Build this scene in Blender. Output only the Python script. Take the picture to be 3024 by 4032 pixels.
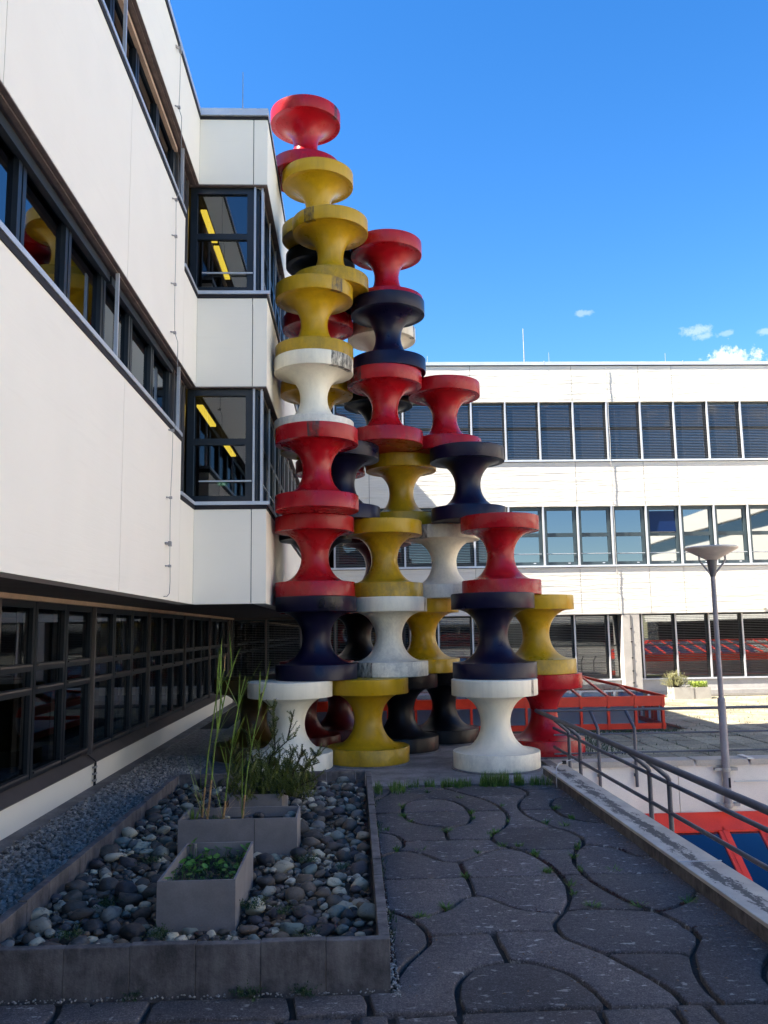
import bpy, math, random
import numpy as np
from mathutils import Vector, Matrix
R = math.radians
rnd = random.Random(7)
scene = bpy.context.scene
for o in list(bpy.data.objects):
    bpy.data.objects.remove(o)
COL = scene.collection

# ------------------------------------------------------------------ camera
EYE = 2.35
cam_data = bpy.data.cameras.new('camera')
cam_data.sensor_width = 36.0
cam_data.lens = 36.0 * 3358.0 / 4032.0
cam_data.clip_start = 0.05
cam_data.clip_end = 3000.0
cam = bpy.data.objects.new('camera', cam_data)
COL.objects.link(cam)

def _rot(rx, ry, rz):
    cx, sx, cy, sy, cz, sz = math.cos(rx), math.sin(rx), math.cos(ry), math.sin(ry), math.cos(rz), math.sin(rz)
    return (Matrix(((cz, -sz, 0), (sz, cz, 0), (0, 0, 1))) @ Matrix(((1, 0, 0), (0, cx, -sx), (0, sx, cx)))
            @ Matrix(((cy, 0, sy), (0, 1, 0), (-sy, 0, cy))))
_Rm = _rot(R(-7.93948), R(-2.26474), R(-0.87615))
_w = lambda r: Vector((r[0], r[2], -r[1]))
_right, _down, _fwd = _w(_Rm[0]), _w(_Rm[1]), _w(_Rm[2])
cam.matrix_world = Matrix(((_right.x, -_down.x, -_fwd.x, 0), (_right.y, -_down.y, -_fwd.y, 0),
                           (_right.z, -_down.z, -_fwd.z, EYE), (0, 0, 0, 1)))
scene.camera = cam

# ------------------------------------------------------------------ sky and sun
SUN_DIR = Vector((0.87, 0.25, -1.0)).normalized()      # the way the light travels
SUN_EL = math.asin(-SUN_DIR.z)
SUN_AZ = math.atan2(-SUN_DIR.x, -SUN_DIR.y)
world = bpy.data.worlds.new('World')
scene.world = world
world.use_nodes = True
wn, wl = world.node_tree.nodes, world.node_tree.links
sky = wn.new('ShaderNodeTexSky')
sky.sky_type = 'NISHITA'
sky.sun_disc = False
sky.sun_elevation = SUN_EL
sky.sun_rotation = SUN_AZ % (2 * math.pi)
sky.air_density = 1.0
sky.dust_density = 0.2
sky.ozone_density = 2.2
hsv = wn.new('ShaderNodeHueSaturation')
hsv.inputs['Saturation'].default_value = 1.36
hsv.inputs['Hue'].default_value = 0.506
hsv.inputs['Value'].default_value = 1.12
wl.new(sky.outputs[0], hsv.inputs['Color'])
# small fair-weather clouds low over the far roofs
tc = wn.new('ShaderNodeTexCoord')
def wmath(op, a, b=None):
    n = wn.new('ShaderNodeMath'); n.operation = op
    for i, v in enumerate((a, b)):
        if v is None: continue
        if isinstance(v, (int, float)): n.inputs[i].default_value = v
        else: wl.new(v, n.inputs[i])
    return n.outputs[0]
cn = wn.new('ShaderNodeTexNoise'); cn.inputs['Scale'].default_value = 26.0; cn.inputs['Detail'].default_value = 7.0
cn.inputs['Roughness'].default_value = 0.62
wl.new(tc.outputs['Generated'], cn.inputs['Vector'])
cn2 = wn.new('ShaderNodeTexNoise'); cn2.inputs['Scale'].default_value = 95.0; cn2.inputs['Detail'].default_value = 8.0; cn2.inputs['Roughness'].default_value = 0.68
wl.new(tc.outputs['Generated'], cn2.inputs['Vector'])
cnoise = wmath('ADD', wmath('MULTIPLY', cn.outputs[0], 0.4), wmath('MULTIPLY', cn2.outputs[0], 0.6))
cloud = None
for (x, y, z, sx, sz, dens) in ((14.05, 29.6, 11.95, .85, 0.36, 1.0), (12.75, 29.6, 13.1, .42, .16, .30), (13.05, 29.6, 12.87, .34, .10, .26),
                                (13.9, 29.6, 13.0, .2, .08, .2), (15.3, 29.6, 13.05, .35, .1, .25), (8.5, 29.6, 13.75, .30, .09, .22), (-40, -8, 14, 14, 6, 1.0),
                                (34, -9, 16, 9, 4.5, 1.0), (20, -30, 15, 8, 4, 1.0), (60, 18, 16, 16, 6, .9)):
    d = Vector((x, y, z - EYE)); L = d.length; d.normalize()
    sub = wn.new('ShaderNodeVectorMath'); sub.operation = 'SUBTRACT'; sub.inputs[1].default_value = d
    wl.new(tc.outputs['Generated'], sub.inputs[0])
    mp = wn.new('ShaderNodeVectorMath'); mp.operation = 'MULTIPLY'; mp.inputs[1].default_value = (L / sx, L / sx, L / sz)
    wl.new(sub.outputs[0], mp.inputs[0])
    ln = wn.new('ShaderNodeVectorMath'); ln.operation = 'LENGTH'; wl.new(mp.outputs[0], ln.inputs[0])
    m = wmath('SUBTRACT', 1.25, ln.outputs['Value'])
    m = wmath('ADD', m, wmath('MULTIPLY', wmath('SUBTRACT', cnoise, 0.5), 6.5))
    m = wmath('MINIMUM', wmath('MAXIMUM', wmath('MULTIPLY', m, 1.1), 0.0), 1.0)
    m = wmath('MULTIPLY', m, dens)
    cloud = m if cloud is None else wmath('MAXIMUM', cloud, m)
cm = wn.new('ShaderNodeMixRGB'); cm.inputs[2].default_value = (5.6, 5.6, 5.7, 1)
wl.new(cloud, cm.inputs[0]); wl.new(hsv.outputs[0], cm.inputs[1])
wl.new(cm.outputs[0], wn['Background'].inputs['Color'])
wn['Background'].inputs['Strength'].default_value = 0.064

sun_data = bpy.data.lights.new('sun', 'SUN')
sun_data.energy = 5.0
sun_data.angle = R(0.55)
sun_data.color = (1.0, 0.93, 0.82)
sun = bpy.data.objects.new('sun', sun_data)
COL.objects.link(sun)
sun.rotation_euler = SUN_DIR.to_track_quat('-Z', 'Y').to_euler()
sun.location = (-20, -6, 40)

scene.view_settings.view_transform = 'Standard'
scene.view_settings.look = 'None'
scene.view_settings.exposure = 2.15
scene.view_settings.gamma = 1.0
scene.view_settings.use_curve_mapping = False
scene.cycles.max_bounces = 8
scene.cycles.transparent_max_bounces = 8

# ------------------------------------------------------------------ object helpers
def tag(o, label=None, cat=None, group=None, kind=None):
    if label: o['label'] = label
    if cat: o['category'] = cat
    if group: o['group'] = group
    if kind: o['kind'] = kind
    return o

def thing(name, label, cat, loc=(0, 0, 0), group=None, rz=0.0):
    o = bpy.data.objects.new(name, None)
    o.empty_display_size = 0.2
    COL.objects.link(o)
    o.location = loc
    o.rotation_euler = (0, 0, rz)
    return tag(o, label, cat, group)

class MB:
    def __init__(s):
        s.v, s.f = [], []
    def quad(s, *p):
        n = len(s.v); s.v += list(p); s.f.append(tuple(range(n, n + len(p))))
    def box(s, x0, x1, y0, y1, z0, z1):
        n = len(s.v)
        s.v += [(x0, y0, z0), (x1, y0, z0), (x1, y1, z0), (x0, y1, z0), (x0, y0, z1), (x1, y0, z1), (x1, y1, z1), (x0, y1, z1)]
        s.f += [tuple(n + i for i in q) for q in ((0, 3, 2, 1), (4, 5, 6, 7), (0, 1, 5, 4), (1, 2, 6, 5), (2, 3, 7, 6), (3, 0, 4, 7))]
        return s
    def cbox(s, x0, x1, y0, y1, z0, z1, c=0.008):
        """box with chamfered upper edges and vertical edges"""
        n = len(s.v)
        c = min(c, (x1 - x0) * .3, (y1 - y0) * .3)
        def ring(d, z):
            return [(x0 + d, y0 + c, z), (x0 + c, y0 + d, z), (x1 - c, y0 + d, z), (x1 - d, y0 + c, z),
                    (x1 - d, y1 - c, z), (x1 - c, y1 - d, z), (x0 + c, y1 - d, z), (x0 + d, y1 - c, z)]
        s.v += ring(0, z0) + ring(0, z1 - c) + ring(c, z1)
        s.f.append(tuple(n + i for i in reversed(range(8))))
        for k in (0, 8):
            for i in range(8):
                j = (i + 1) % 8
                s.f.append((n + k + i, n + k + j, n + k + 8 + j, n + k + 8 + i))
        s.f.append(tuple(n + 16 + i for i in range(8)))
        return s
    def tube(s, pts, r, n=8, caps=True):
        pts = [Vector(p) for p in pts]
        rr = r if isinstance(r, (list, tuple)) else [r] * len(pts)
        base = len(s.v)
        up = None
        for i, p in enumerate(pts):
            if i == 0: t = pts[1] - p
            elif i == len(pts) - 1: t = p - pts[i - 1]
            else: t = (pts[i + 1] - p).normalized() + (p - pts[i - 1]).normalized()
            t.normalize()
            if up is None:
                up = Vector((0, 0, 1)) if abs(t.z) < .9 else Vector((1, 0, 0))
            a = t.cross(up).normalized(); b = a.cross(t).normalized(); up = b
            for k in range(n):
                an = 2 * math.pi * k / n
                s.v.append(tuple(p + (a * math.cos(an) + b * math.sin(an)) * rr[i]))
        for i in range(len(pts) - 1):
            for k in range(n):
                k2 = (k + 1) % n
                s.f.append((base + i * n + k, base + i * n + k2, base + (i + 1) * n + k2, base + (i + 1) * n + k))
        if caps:
            s.f.append(tuple(base + k for k in reversed(range(n))))
            s.f.append(tuple(base + (len(pts) - 1) * n + k for k in range(n)))
        return s
    def lathe(s, prof, n=48, cx=0, cy=0, cap=True):
        base = len(s.v)
        for (r, z) in prof:
            for k in range(n):
                a = 2 * math.pi * k / n
                s.v.append((cx + r * math.cos(a), cy + r * math.sin(a), z))
        for i in range(len(prof) - 1):
            for k in range(n):
                k2 = (k + 1) % n
                s.f.append((base + i * n + k, base + i * n + k2, base + (i + 1) * n + k2, base + (i + 1) * n + k))
        if cap:
            s.f.append(tuple(base + k for k in reversed(range(n))))
            s.f.append(tuple(base + (len(prof) - 1) * n + k for k in range(n)))
        return s
    def mesh(s, name, smooth=False):
        me = bpy.data.meshes.new(name)
        me.from_pydata([tuple(p) for p in s.v], [], s.f)
        if smooth:
            me.polygons.foreach_set('use_smooth', [True] * len(me.polygons))
            try: me.set_sharp_from_angle(angle=R(38))
            except Exception: pass
        me.update()
        return me
    def build(s, name, mat, parent=None, smooth=False):
        return link(name, s.mesh(name, smooth), mat, parent)

def link(name, me, mat, parent=None, loc=None, rz=0.0, slotted=False):
    """world-space mesh under its parent; or with loc: mesh in its own space"""
    o = bpy.data.objects.new(name, me)
    COL.objects.link(o)
    if not slotted:
        if len(me.materials) == 0: me.materials.append(mat)
    if parent is not None:
        o.parent = parent
        if loc is None: o.location = -parent.location
        else: o.location = Vector(loc) - parent.location
    elif loc is not None:
        o.location = loc
    if rz: o.rotation_euler = (0, 0, rz)
    return o

def sub(name, me, mat, parent, loc=(0, 0, 0), rz=0.0):
    """child in its parent's own space"""
    o = bpy.data.objects.new(name, me)
    COL.objects.link(o)
    if len(me.materials) == 0: me.materials.append(mat)
    o.parent = parent
    o.location = loc
    if rz: o.rotation_euler = (0, 0, rz)
    return o

def np_mesh(name, V, F, mat, smooth=True):
    V = np.asarray(V, np.float32); F = np.asarray(F, np.int32)
    me = bpy.data.meshes.new(name)
    me.vertices.add(len(V)); me.vertices.foreach_set('co', V.ravel())
    k = F.shape[1]
    me.loops.add(F.size); me.loops.foreach_set('vertex_index', F.ravel())
    me.polygons.add(len(F))
    me.polygons.foreach_set('loop_start', np.arange(0, F.size, k, dtype=np.int32))
    me.polygons.foreach_set('loop_total', np.full(len(F), k, np.int32))
    if smooth: me.polygons.foreach_set('use_smooth', np.ones(len(F), bool))
    me.update(calc_edges=True)
    me.materials.append(mat)
    return me

# ------------------------------------------------------------------ materials
class NT:
    def __init__(s, m):
        m.use_nodes = True
        s.m = m; s.t = m.node_tree; s.n = s.t.nodes; s.l = s.t.links
        s.b = s.n['Principled BSDF']
    def node(s, ty, **kw):
        n = s.n.new(ty)
        for k, v in kw.items(): setattr(n, k, v)
        return n
    def put(s, sock, v):
        if hasattr(v, 'links') or isinstance(v, bpy.types.NodeSocket): s.l.new(v, sock)
        else: sock.default_value = v
    def math(s, op, a, b=None, clamp=False):
        n = s.node('ShaderNodeMath', operation=op, use_clamp=clamp)
        s.put(n.inputs[0], a)
        if b is not None: s.put(n.inputs[1], b)
        return n.outputs[0]
    def noise(s, vec, scale, detail=3.0, rough=.55):
        n = s.node('ShaderNodeTexNoise')
        s.put(n.inputs['Vector'], vec); n.inputs['Scale'].default_value = scale
        n.inputs['Detail'].default_value = detail; n.inputs['Roughness'].default_value = rough
        return n.outputs[0]
    def voronoi(s, vec, scale, feature='F1'):
        n = s.node('ShaderNodeTexVoronoi', feature=feature)
        s.put(n.inputs['Vector'], vec); n.inputs['Scale'].default_value = scale
        return n
    def scale(s, vec, v):
        n = s.node('ShaderNodeVectorMath', operation='MULTIPLY'); s.put(n.inputs[0], vec); n.inputs[1].default_value = v
        return n.outputs[0]
    def ramp(s, fac, lo, hi, a=0.0, b=1.0):
        n = s.node('ShaderNodeMapRange'); s.put(n.inputs[0], fac)
        n.inputs[1].default_value = lo; n.inputs[2].default_value = hi; n.inputs[3].default_value = a; n.inputs[4].default_value = b
        return n.outputs[0]
    def mix(s, fac, a, b, mode='MIX'):
        n = s.node('ShaderNodeMixRGB', blend_type=mode); s.put(n.inputs[0], fac)
        for i, v in ((1, a), (2, b)):
            if isinstance(v, tuple): n.inputs[i].default_value = (v[0], v[1], v[2], 1)
            else: s.put(n.inputs[i], v)
        return n.outputs[0]
    def bump(s, h, strength, dist=.02):
        n = s.node('ShaderNodeBump'); n.inputs['Strength'].default_value = strength; n.inputs['Distance'].default_value = dist
        s.put(n.inputs['Height'], h); s.l.new(n.outputs[0], s.b.inputs['Normal'])
        return n
    def pos(s): return s.node('ShaderNodeNewGeometry').outputs['Position']
    def obj(s): return s.node('ShaderNodeTexCoord').outputs['Object']
    def rand(s): return s.node('ShaderNodeObjectInfo').outputs['Random']
    def setc(s, c): s.put(s.b.inputs['Base Color'], c if not isinstance(c, tuple) else (c[0], c[1], c[2], 1))

MATS = {}
def mat(name, col, rough=.6, var=.12, vs=2.5, fine=.1, fs=60, bump=.15, bs=60, metal=0.0, ior=1.5, objrand=0.0, spec=None, space='pos'):
    m = bpy.data.materials.new(name); t = NT(m)
    p = t.pos() if space == 'pos' else t.obj()
    a = t.ramp(t.noise(p, vs, 4), .3, .7, 1 - var, 1 + var)
    b = t.ramp(t.noise(p, fs, 2), .3, .7, 1 - fine, 1 + fine)
    v = t.math('MULTIPLY', a, b)
    if objrand: v = t.math('MULTIPLY', v, t.ramp(t.rand(), 0, 1, 1 - objrand, 1 + objrand))
    sc = t.node('ShaderNodeVectorMath', operation='SCALE'); sc.inputs[0].default_value = col; t.l.new(v, sc.inputs['Scale'])
    t.setc(sc.outputs[0])
    t.b.inputs['Roughness'].default_value = rough; t.b.inputs['Metallic'].default_value = metal; t.b.inputs['IOR'].default_value = ior
    if bump: t.bump(t.noise(p, bs, 3), bump, .01)
    MATS[name] = m
    return m

# --- white board-marked concrete of the far facade
def m_board(name, col, lines):
    m = bpy.data.materials.new(name); t = NT(m); p = t.pos()
    st = t.noise(t.scale(p, (.55, .55, 9.0)), 1.0, 5, .62)
    fine = t.noise(t.scale(p, (2.5, 2.5, 40.0)), 1.0, 4, .6)
    blot = t.noise(p, 1.1, 4)
    groove = t.ramp(st, .60, .68, 0, 1)
    dirt = t.ramp(t.noise(t.scale(p, (5, 5, .8)), 1.0, 4), .45, .8, 0, .10 * lines)
    c = t.mix(t.math('MULTIPLY', groove, .42 * lines), col, (.46, .43, .36))
    c = t.mix(dirt, c, (.5, .47, .41))
    c = t.mix(t.ramp(blot, .4, .7, 0, .10), c, (.66, .63, .56))
    t.setc(c); t.b.inputs['Roughness'].default_value = .75
    h = t.math('ADD', t.math('MULTIPLY', st, 1.0), t.math('MULTIPLY', fine, .35))
    t.bump(h, .8 * lines, .05)
    MATS[name] = m; return m
WALL_FAR = m_board('painted_board_marked_concrete', (.66, .63, .555), 1.1)
WALL_NEAR = m_board('painted_smooth_concrete', (.88, .83, .715), .10)

# --- glossy spool paint with grime; attributes on the object place the run-off stain
def m_paint(name, col, rough=.28, dirt=.35, chalk=.12, lift=.04, ior=1.5):
    m = bpy.data.materials.new(name); t = NT(m); o = t.obj(); r = t.rand()
    off = t.node('ShaderNodeVectorMath', operation='ADD'); t.l.new(o, off.inputs[0])
    cmb = t.node('ShaderNodeCombineXYZ'); t.put(cmb.inputs[0], t.math('MULTIPLY', r, 37.0)); t.put(cmb.inputs[1], t.math('MULTIPLY', r, 17.0)); t.put(cmb.inputs[2], r)
    t.l.new(cmb.outputs[0], off.inputs[1]); p = off.outputs[0]
    blot = t.noise(p, 2.2, 5, .6)
    streak = t.noise(t.scale(p, (9, 9, .9)), 1.0, 4, .6)
    speck = t.noise(p, 26, 3)
    c = t.mix(t.ramp(blot, .42, .72, 0, chalk * 2), col, tuple(min(1, x * .75 + lift) for x in col))
    c = t.mix(t.math('MULTIPLY', t.ramp(t.math('ADD', t.math('MULTIPLY', streak, .7), t.math('MULTIPLY', t.noise(t.scale(p, (26, 26, 1.6)), 1.0, 4, .7), .3)), .47, .74), dirt * .75), c, tuple(x * .4 + .004 for x in col))
    c = t.mix(t.math('MULTIPLY', t.ramp(speck, .60, .80), dirt * .22), c, (.05, .045, .04))
    # bands of grime on horizontal ledges (attribute 'grime')
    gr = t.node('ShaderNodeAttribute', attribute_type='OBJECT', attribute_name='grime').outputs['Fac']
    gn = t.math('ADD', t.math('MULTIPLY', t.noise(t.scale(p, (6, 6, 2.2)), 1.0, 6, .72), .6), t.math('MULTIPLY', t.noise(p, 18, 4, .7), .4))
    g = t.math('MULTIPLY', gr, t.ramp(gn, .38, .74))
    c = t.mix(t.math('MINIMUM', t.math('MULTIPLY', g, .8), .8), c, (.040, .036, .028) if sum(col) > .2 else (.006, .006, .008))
    # one broad dark run-off patch at the angle 'stain_at', half width 'stain_w'
    sep = t.node('ShaderNodeSeparateXYZ'); t.l.new(o, sep.inputs[0])
    ang = t.math('ARCTAN2', sep.outputs[1], sep.outputs[0])
    sa = t.node('ShaderNodeAttribute', attribute_type='OBJECT', attribute_name='stain_at').outputs['Fac']
    sw = t.node('ShaderNodeAttribute', attribute_type='OBJECT', attribute_name='stain_w').outputs['Fac']
    d = t.math('ABSOLUTE', t.math('SUBTRACT', ang, sa))
    d = t.math('ADD', d, t.math('MULTIPLY', t.math('SUBTRACT', streak, .5), .12))
    inside = t.math('GREATER_THAN', t.math('SUBTRACT', sw, d), 0.0)
    patch = t.math('MULTIPLY', inside, t.ramp(t.noise(t.scale(p, (14, 14, 5)), 1.0, 5, .7), .34, .6, .15, .95))
    c = t.mix(patch, c, (.03, .028, .026) if sum(col) > .2 else (.004, .004, .006))
    t.setc(c)
    t.put(t.b.inputs['Roughness'], t.ramp(blot, .3, .7, rough - .04, rough + .14))
    t.b.inputs['IOR'].default_value = ior
    h = t.math('ADD', t.math('MULTIPLY', t.noise(t.scale(p, (11, 11, .7)), 1.0, 2), .6), t.math('MULTIPLY', speck, .25))
    t.bump(h, .16, .02)
    MATS[name] = m; return m
PAINT = {
    'white': m_paint('white_paint', (.88, .825, .66), .40, .30, .03, .04),
    'yellow': m_paint('yellow_paint', (.52, .310, .007), .28, .45, .06, .02, 1.42),
    'ochre': m_paint('shaded_yellow_paint', (.065, .036, .003), .35, .4, .05, .01),  # yellow spool, with the shade behind the reeds put into its colour
    'red': m_paint('red_paint', (.40, .0035, .011), .24, .45, .08, .012, 1.40),
    'shaded_red': m_paint('shaded_red_paint', (.12, .003, .005), .3, .3, .05, .008),  # red spools at the back, colour darkened to stand in for deep shade
    'navy': m_paint('navy_paint', (.0055, .0045, .024), .30, .12, .12, .006, 1.36),
    'black': m_paint('black_paint', (.004, .0035, .006), .36, .1, .05, .003, 1.36),
}

# --- dark weathered pavers with lichen
def m_paver(name, col, pale):
    m = bpy.data.materials.new(name); t = NT(m); p = t.pos()
    agg = t.noise(p, 75, 3, .7); big = t.noise(p, 1.3, 4)
    c = t.mix(t.ramp(big, .35, .7), tuple(x * .72 for x in col), tuple(x * 1.25 for x in col))
    c = t.mix(t.ramp(agg, .36, .52, .85, 0), c, tuple(x * .34 for x in col))
    mid = t.noise(p, 24, 4, .7)
    c = t.mix(t.ramp(mid, .52, .68, 0, .7), c, tuple(x * .38 for x in col))
    c = t.mix(t.ramp(mid, .44, .30, 0, .6), c, tuple(x * 2.0 for x in col))
    c = t.mix(t.ramp(agg, .60, .70, 0, .7), c, tuple(x * 3.2 for x in col))
    sp = t.voronoi(p, 55).outputs['Distance']
    c = t.mix(t.math('MULTIPLY', t.ramp(sp, .10, .16, 1, 0), t.ramp(t.noise(p, 9, 2), .44, .50)), c, (.34, .32, .30))
    lich = t.math('MULTIPLY', t.ramp(t.noise(t.scale(p, (9, 16, 9)), 1.0, 4, .6), .60, .66), t.ramp(t.noise(p, 2.1, 2), .40, .52))
    c = t.mix(t.math('MULTIPLY', lich, .8), c, pale)
    c = t.mix(t.math('MULTIPLY', t.ramp(t.noise(p, 11, 4, .7), .60, .70), .55), c, (.012, .011, .012))
    sc = t.node('ShaderNodeVectorMath', operation='SCALE'); t.put(sc.inputs[0], c); t.put(sc.inputs['Scale'], t.ramp(t.rand(), 0, 1, .72, 1.28))
    t.setc(sc.outputs[0]); t.b.inputs['Roughness'].default_value = .88
    t.bump(t.math('ADD', agg, t.math('MULTIPLY', t.noise(p, 14, 3), 1.4)), .55, .012)
    MATS[name] = m; return m
PAVER = m_paver('dark_weathered_paver', (.112, .092, .084), (.42, .39, .34))
PAVER_FAR = m_paver('grey_terrace_slab', (.30, .265, .175), (.44, .40, .26))

def m_stone():
    m = bpy.data.materials.new('river_stone'); t = NT(m); o = t.obj(); r = t.rand(); p = t.pos()
    cr = t.node('ShaderNodeValToRGB'); e = cr.color_ramp; e.interpolation = 'LINEAR'
    e.elements[0].position = 0; e.elements[0].color = (.020, .020, .024, 1)
    e.elements[1].position = 1; e.elements[1].color = (.40, .37, .30, 1)
    for q, c in ((.14, (.050, .040, .033)), (.28, (.110, .083, .058)), (.40, (.055, .044, .048)), (.52, (.150, .105, .062)), (.62, (.060, .055, .050)), (.70, (.19, .175, .15)), (.79, (.12, .155, .135)), (.87, (.30, .255, .19)), (.95, (.50, .43, .29))):
        x = e.elements.new(q); x.color = (*c, 1)
    return m, t, o, r, p, cr
_m, t, o_, r_, p_, cr = m_stone()
# colour by individual: object random for single stones, position cells for the joined ones
vor = t.voronoi(p_, 8.0)
cellr = t.node('ShaderNodeSeparateXYZ'); t.l.new(vor.outputs['Color'], cellr.inputs[0])
isstuff = t.node('ShaderNodeAttribute', attribute_type='OBJECT', attribute_name='joined').outputs['Fac']
sel = t.node('ShaderNodeMix'); t.put(sel.inputs[0], isstuff); t.put(sel.inputs[2], r_); t.put(sel.inputs[3], cellr.outputs[0])
t.put(cr.inputs[0], sel.outputs[0])
vein = t.noise(t.scale(p_, (14, 14, 30)), 1.0, 5, .7)
c = t.mix(t.ramp(vein, .56, .74, 0, .35), cr.outputs[0], (.20, .21, .20))
c = t.mix(t.ramp(vein, .47, .3, 0, .7), c, (.012, .012, .014))
t.setc(c); t.b.inputs['Roughness'].default_value = .72
t.bump(t.noise(p_, 60, 4, .6), .5, .01)
STONE = _m

def m_gravel(name, dark, light):
    m = bpy.data.materials.new(name); t = NT(m); p = t.pos()
    v = t.voronoi(p, 26); s = t.node('ShaderNodeSeparateXYZ'); t.l.new(v.outputs['Color'], s.inputs[0])
    c = t.mix(t.ramp(s.outputs[0], 0, 1), dark, light)
    t.setc(c); t.b.inputs['Roughness'].default_value = .85
    t.bump(t.noise(p, 90, 3), .4, .01)
    MATS[name] = m; return m
GRAVEL = m_gravel('grey_roof_gravel', (.105, .095, .088), (.44, .395, .34))
PEA = m_gravel('pale_grit', (.12, .11, .10), (.42, .40, .36))

# --- old concrete kerb, dark run marks
def m_kerb():
    m = bpy.data.materials.new('weathered_kerb_concrete'); t = NT(m); p = t.pos()
    st = t.math('ADD', t.math('MULTIPLY', t.noise(t.scale(p, (9, 9, 1.6)), 1.0, 6, .7), .45), t.math('MULTIPLY', t.noise(p, 6, 6, .72), .55)); sp = t.noise(p, 90, 3)
    c = t.mix(t.ramp(st, .38, .66), (.055, .047, .044), (.215, .187, .172))
    c = t.mix(t.ramp(sp, .6, .72, 0, .4), c, (.13, .12, .115))
    c = t.mix(t.ramp(t.noise(p, 4, 4), .5, .75, 0, .55), c, (.028, .027, .028))
    t.setc(c); t.b.inputs['Roughness'].default_value = .85
    t.bump(t.math('ADD', sp, t.noise(p, 12, 4)), .45, .01)
    return m
KERB = m_kerb()

# --- parapet capping: metal sheet grey with a black algae band down its middle
def m_cap():
    m = bpy.data.materials.new('weathered_capping'); t = NT(m); p = t.pos()
    sep = t.node('ShaderNodeSeparateXYZ'); t.l.new(p, sep.inputs[0])
    d = t.math('ABSOLUTE', t.math('SUBTRACT', sep.outputs[0], 3.235))
    n = t.noise(t.scale(p, (9, 2.6, 1)), 1.0, 6, .72); n2 = t.noise(p, 38, 4, .7)
    band = t.ramp(t.math('ADD', d, t.math('MULTIPLY', t.math('SUBTRACT', t.math('ADD', n, t.math('MULTIPLY', n2, .5)), .74), .50)), .045, .075, 1, 0)
    c = t.mix(t.ramp(t.noise(p, 3, 4), .3, .7), (.44, .40, .345), (.64, .59, .50))
    c = t.mix(t.math('MULTIPLY', band, .9), c, (.035, .032, .033))
    t.setc(c); t.b.inputs['Roughness'].default_value = .6
    t.bump(n2, .25, .008)
    return m
CAP = m_cap()

# --- glass: dark, reflecting, partly see-through
def m_glass(name, tint, see=.45, ior=1.75, rough=.02, col=(.012, .016, .022)):
    m = bpy.data.materials.new(name); t = NT(m)
    t.b.inputs['Base Color'].default_value = (*col, 1); t.b.inputs['Roughness'].default_value = rough
    t.b.inputs['IOR'].default_value = ior
    tr = t.node('ShaderNodeBsdfTransparent'); tr.inputs[0].default_value = (*tint, 1)
    gl = t.node('ShaderNodeBsdfGlossy'); gl.inputs['Roughness'].default_value = rough; gl.inputs[0].default_value = (.9, .95, 1, 1)
    fr = t.node('ShaderNodeFresnel'); fr.inputs[0].default_value = ior
    wob = t.node('ShaderNodeBump'); wob.inputs['Strength'].default_value = .012; wob.inputs['Distance'].default_value = .05
    t.l.new(t.noise(t.pos(), .9, 1), wob.inputs['Height']); t.l.new(wob.outputs[0], gl.inputs['Normal'])
    mx = t.node('ShaderNodeMixShader'); t.l.new(fr.outputs[0], mx.inputs[0]); t.l.new(tr.outputs[0], mx.inputs[1]); t.l.new(gl.outputs[0], mx.inputs[2])
    t.l.new(mx.outputs[0], t.n['Material Output'].inputs[0])
    return m
GLASS = m_glass('window_glass', (.22, .24, .25), ior=2.0)
GLASS_FAR = m_glass('facade_glass', (.07, .08, .09), ior=3.1)
GLASS_SKY = m_glass('skylight_glass', (.62, .66, .72), ior=1.6)
GLASS_GND = m_glass('ground_floor_glass', (.30, .30, .30), ior=1.55)

FRAME = mat('dark_slate_frame', (.009, .013, .018), .38, .15, 3, .05, 80, .05)
FRAME_FAR = mat('petrol_grey_frame', (.028, .045, .052), .4, .1, 3, .05, 80, .05)
ALU = mat('aluminium_strip', (.52, .53, .55), .38, .08, 2, .05, 70, .05, metal=.35)
ALU_WARM = mat('aged_aluminium_strip', (.105, .092, .088), .5, .15, 2, .08, 70, .05, metal=.2)
COPING = mat('pale_metal_coping', (.56, .59, .63), .4, .1, 1.5, .05, 60, .05, metal=.3)
GAP = mat('dark_joint', (.012, .011, .014), .8, .1, 3, .1, 60, 0)
REVEAL = mat('brown_reveal', (.16, .125, .112), .7, .25, 6, .15, 80, .15)
TAN = mat('tan_fascia', (.50, .36, .25), .6, .15, 3, .1, 60, .1)
BLINDBOX = mat('slate_blind_box', (.020, .027, .034), .45, .1, 3, .1, 60, .05)
SLAT_LOW = mat('black_blind_slat', (.055, .052, .05), .35, .05, 3, .05, 60, 0)
SLAT = mat('dark_blind_slat', (.11, .11, .12), .35, .05, 3, .05, 60, 0)
INTERIOR = mat('dim_interior', (.018, .017, .018), .8, .3, .8, .1, 20, 0)
CURTAIN = mat('grey_curtain', (.16, .155, .15), .9, .25, 5, .1, 60, 0)
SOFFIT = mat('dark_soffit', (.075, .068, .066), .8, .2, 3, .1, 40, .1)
ROOF = mat('roof_felt', (.10, .10, .10), .9)
RED = mat('red_metal', (.80, .050, .018), .35, .12, 2.5, .06, 70, .06)
RAIL = mat('grey_rail_paint', (.085, .085, .10), .5, .2, 5, .15, 70, .2, bs=90)
POLE = mat('lamp_pole_paint', (.24, .225, .235), .5, .15, 4, .1, 60, .1)
DISH = mat('lamp_dish', (.55, .51, .44), .4, .15, 5, .1, 60, .08)
STEEL = mat('galvanised_wire', (.33, .32, .31), .5, .1, 4, .1, 60, 0, metal=.4)
CONC = mat('grey_concrete', (.16, .15, .15), .8, .35, 2.2, .2, 40, .3, bs=30)
CONC_LT = mat('pale_pier_concrete', (.42, .39, .35), .8, .12, 2, .1, 40, .2, bs=30)
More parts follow.
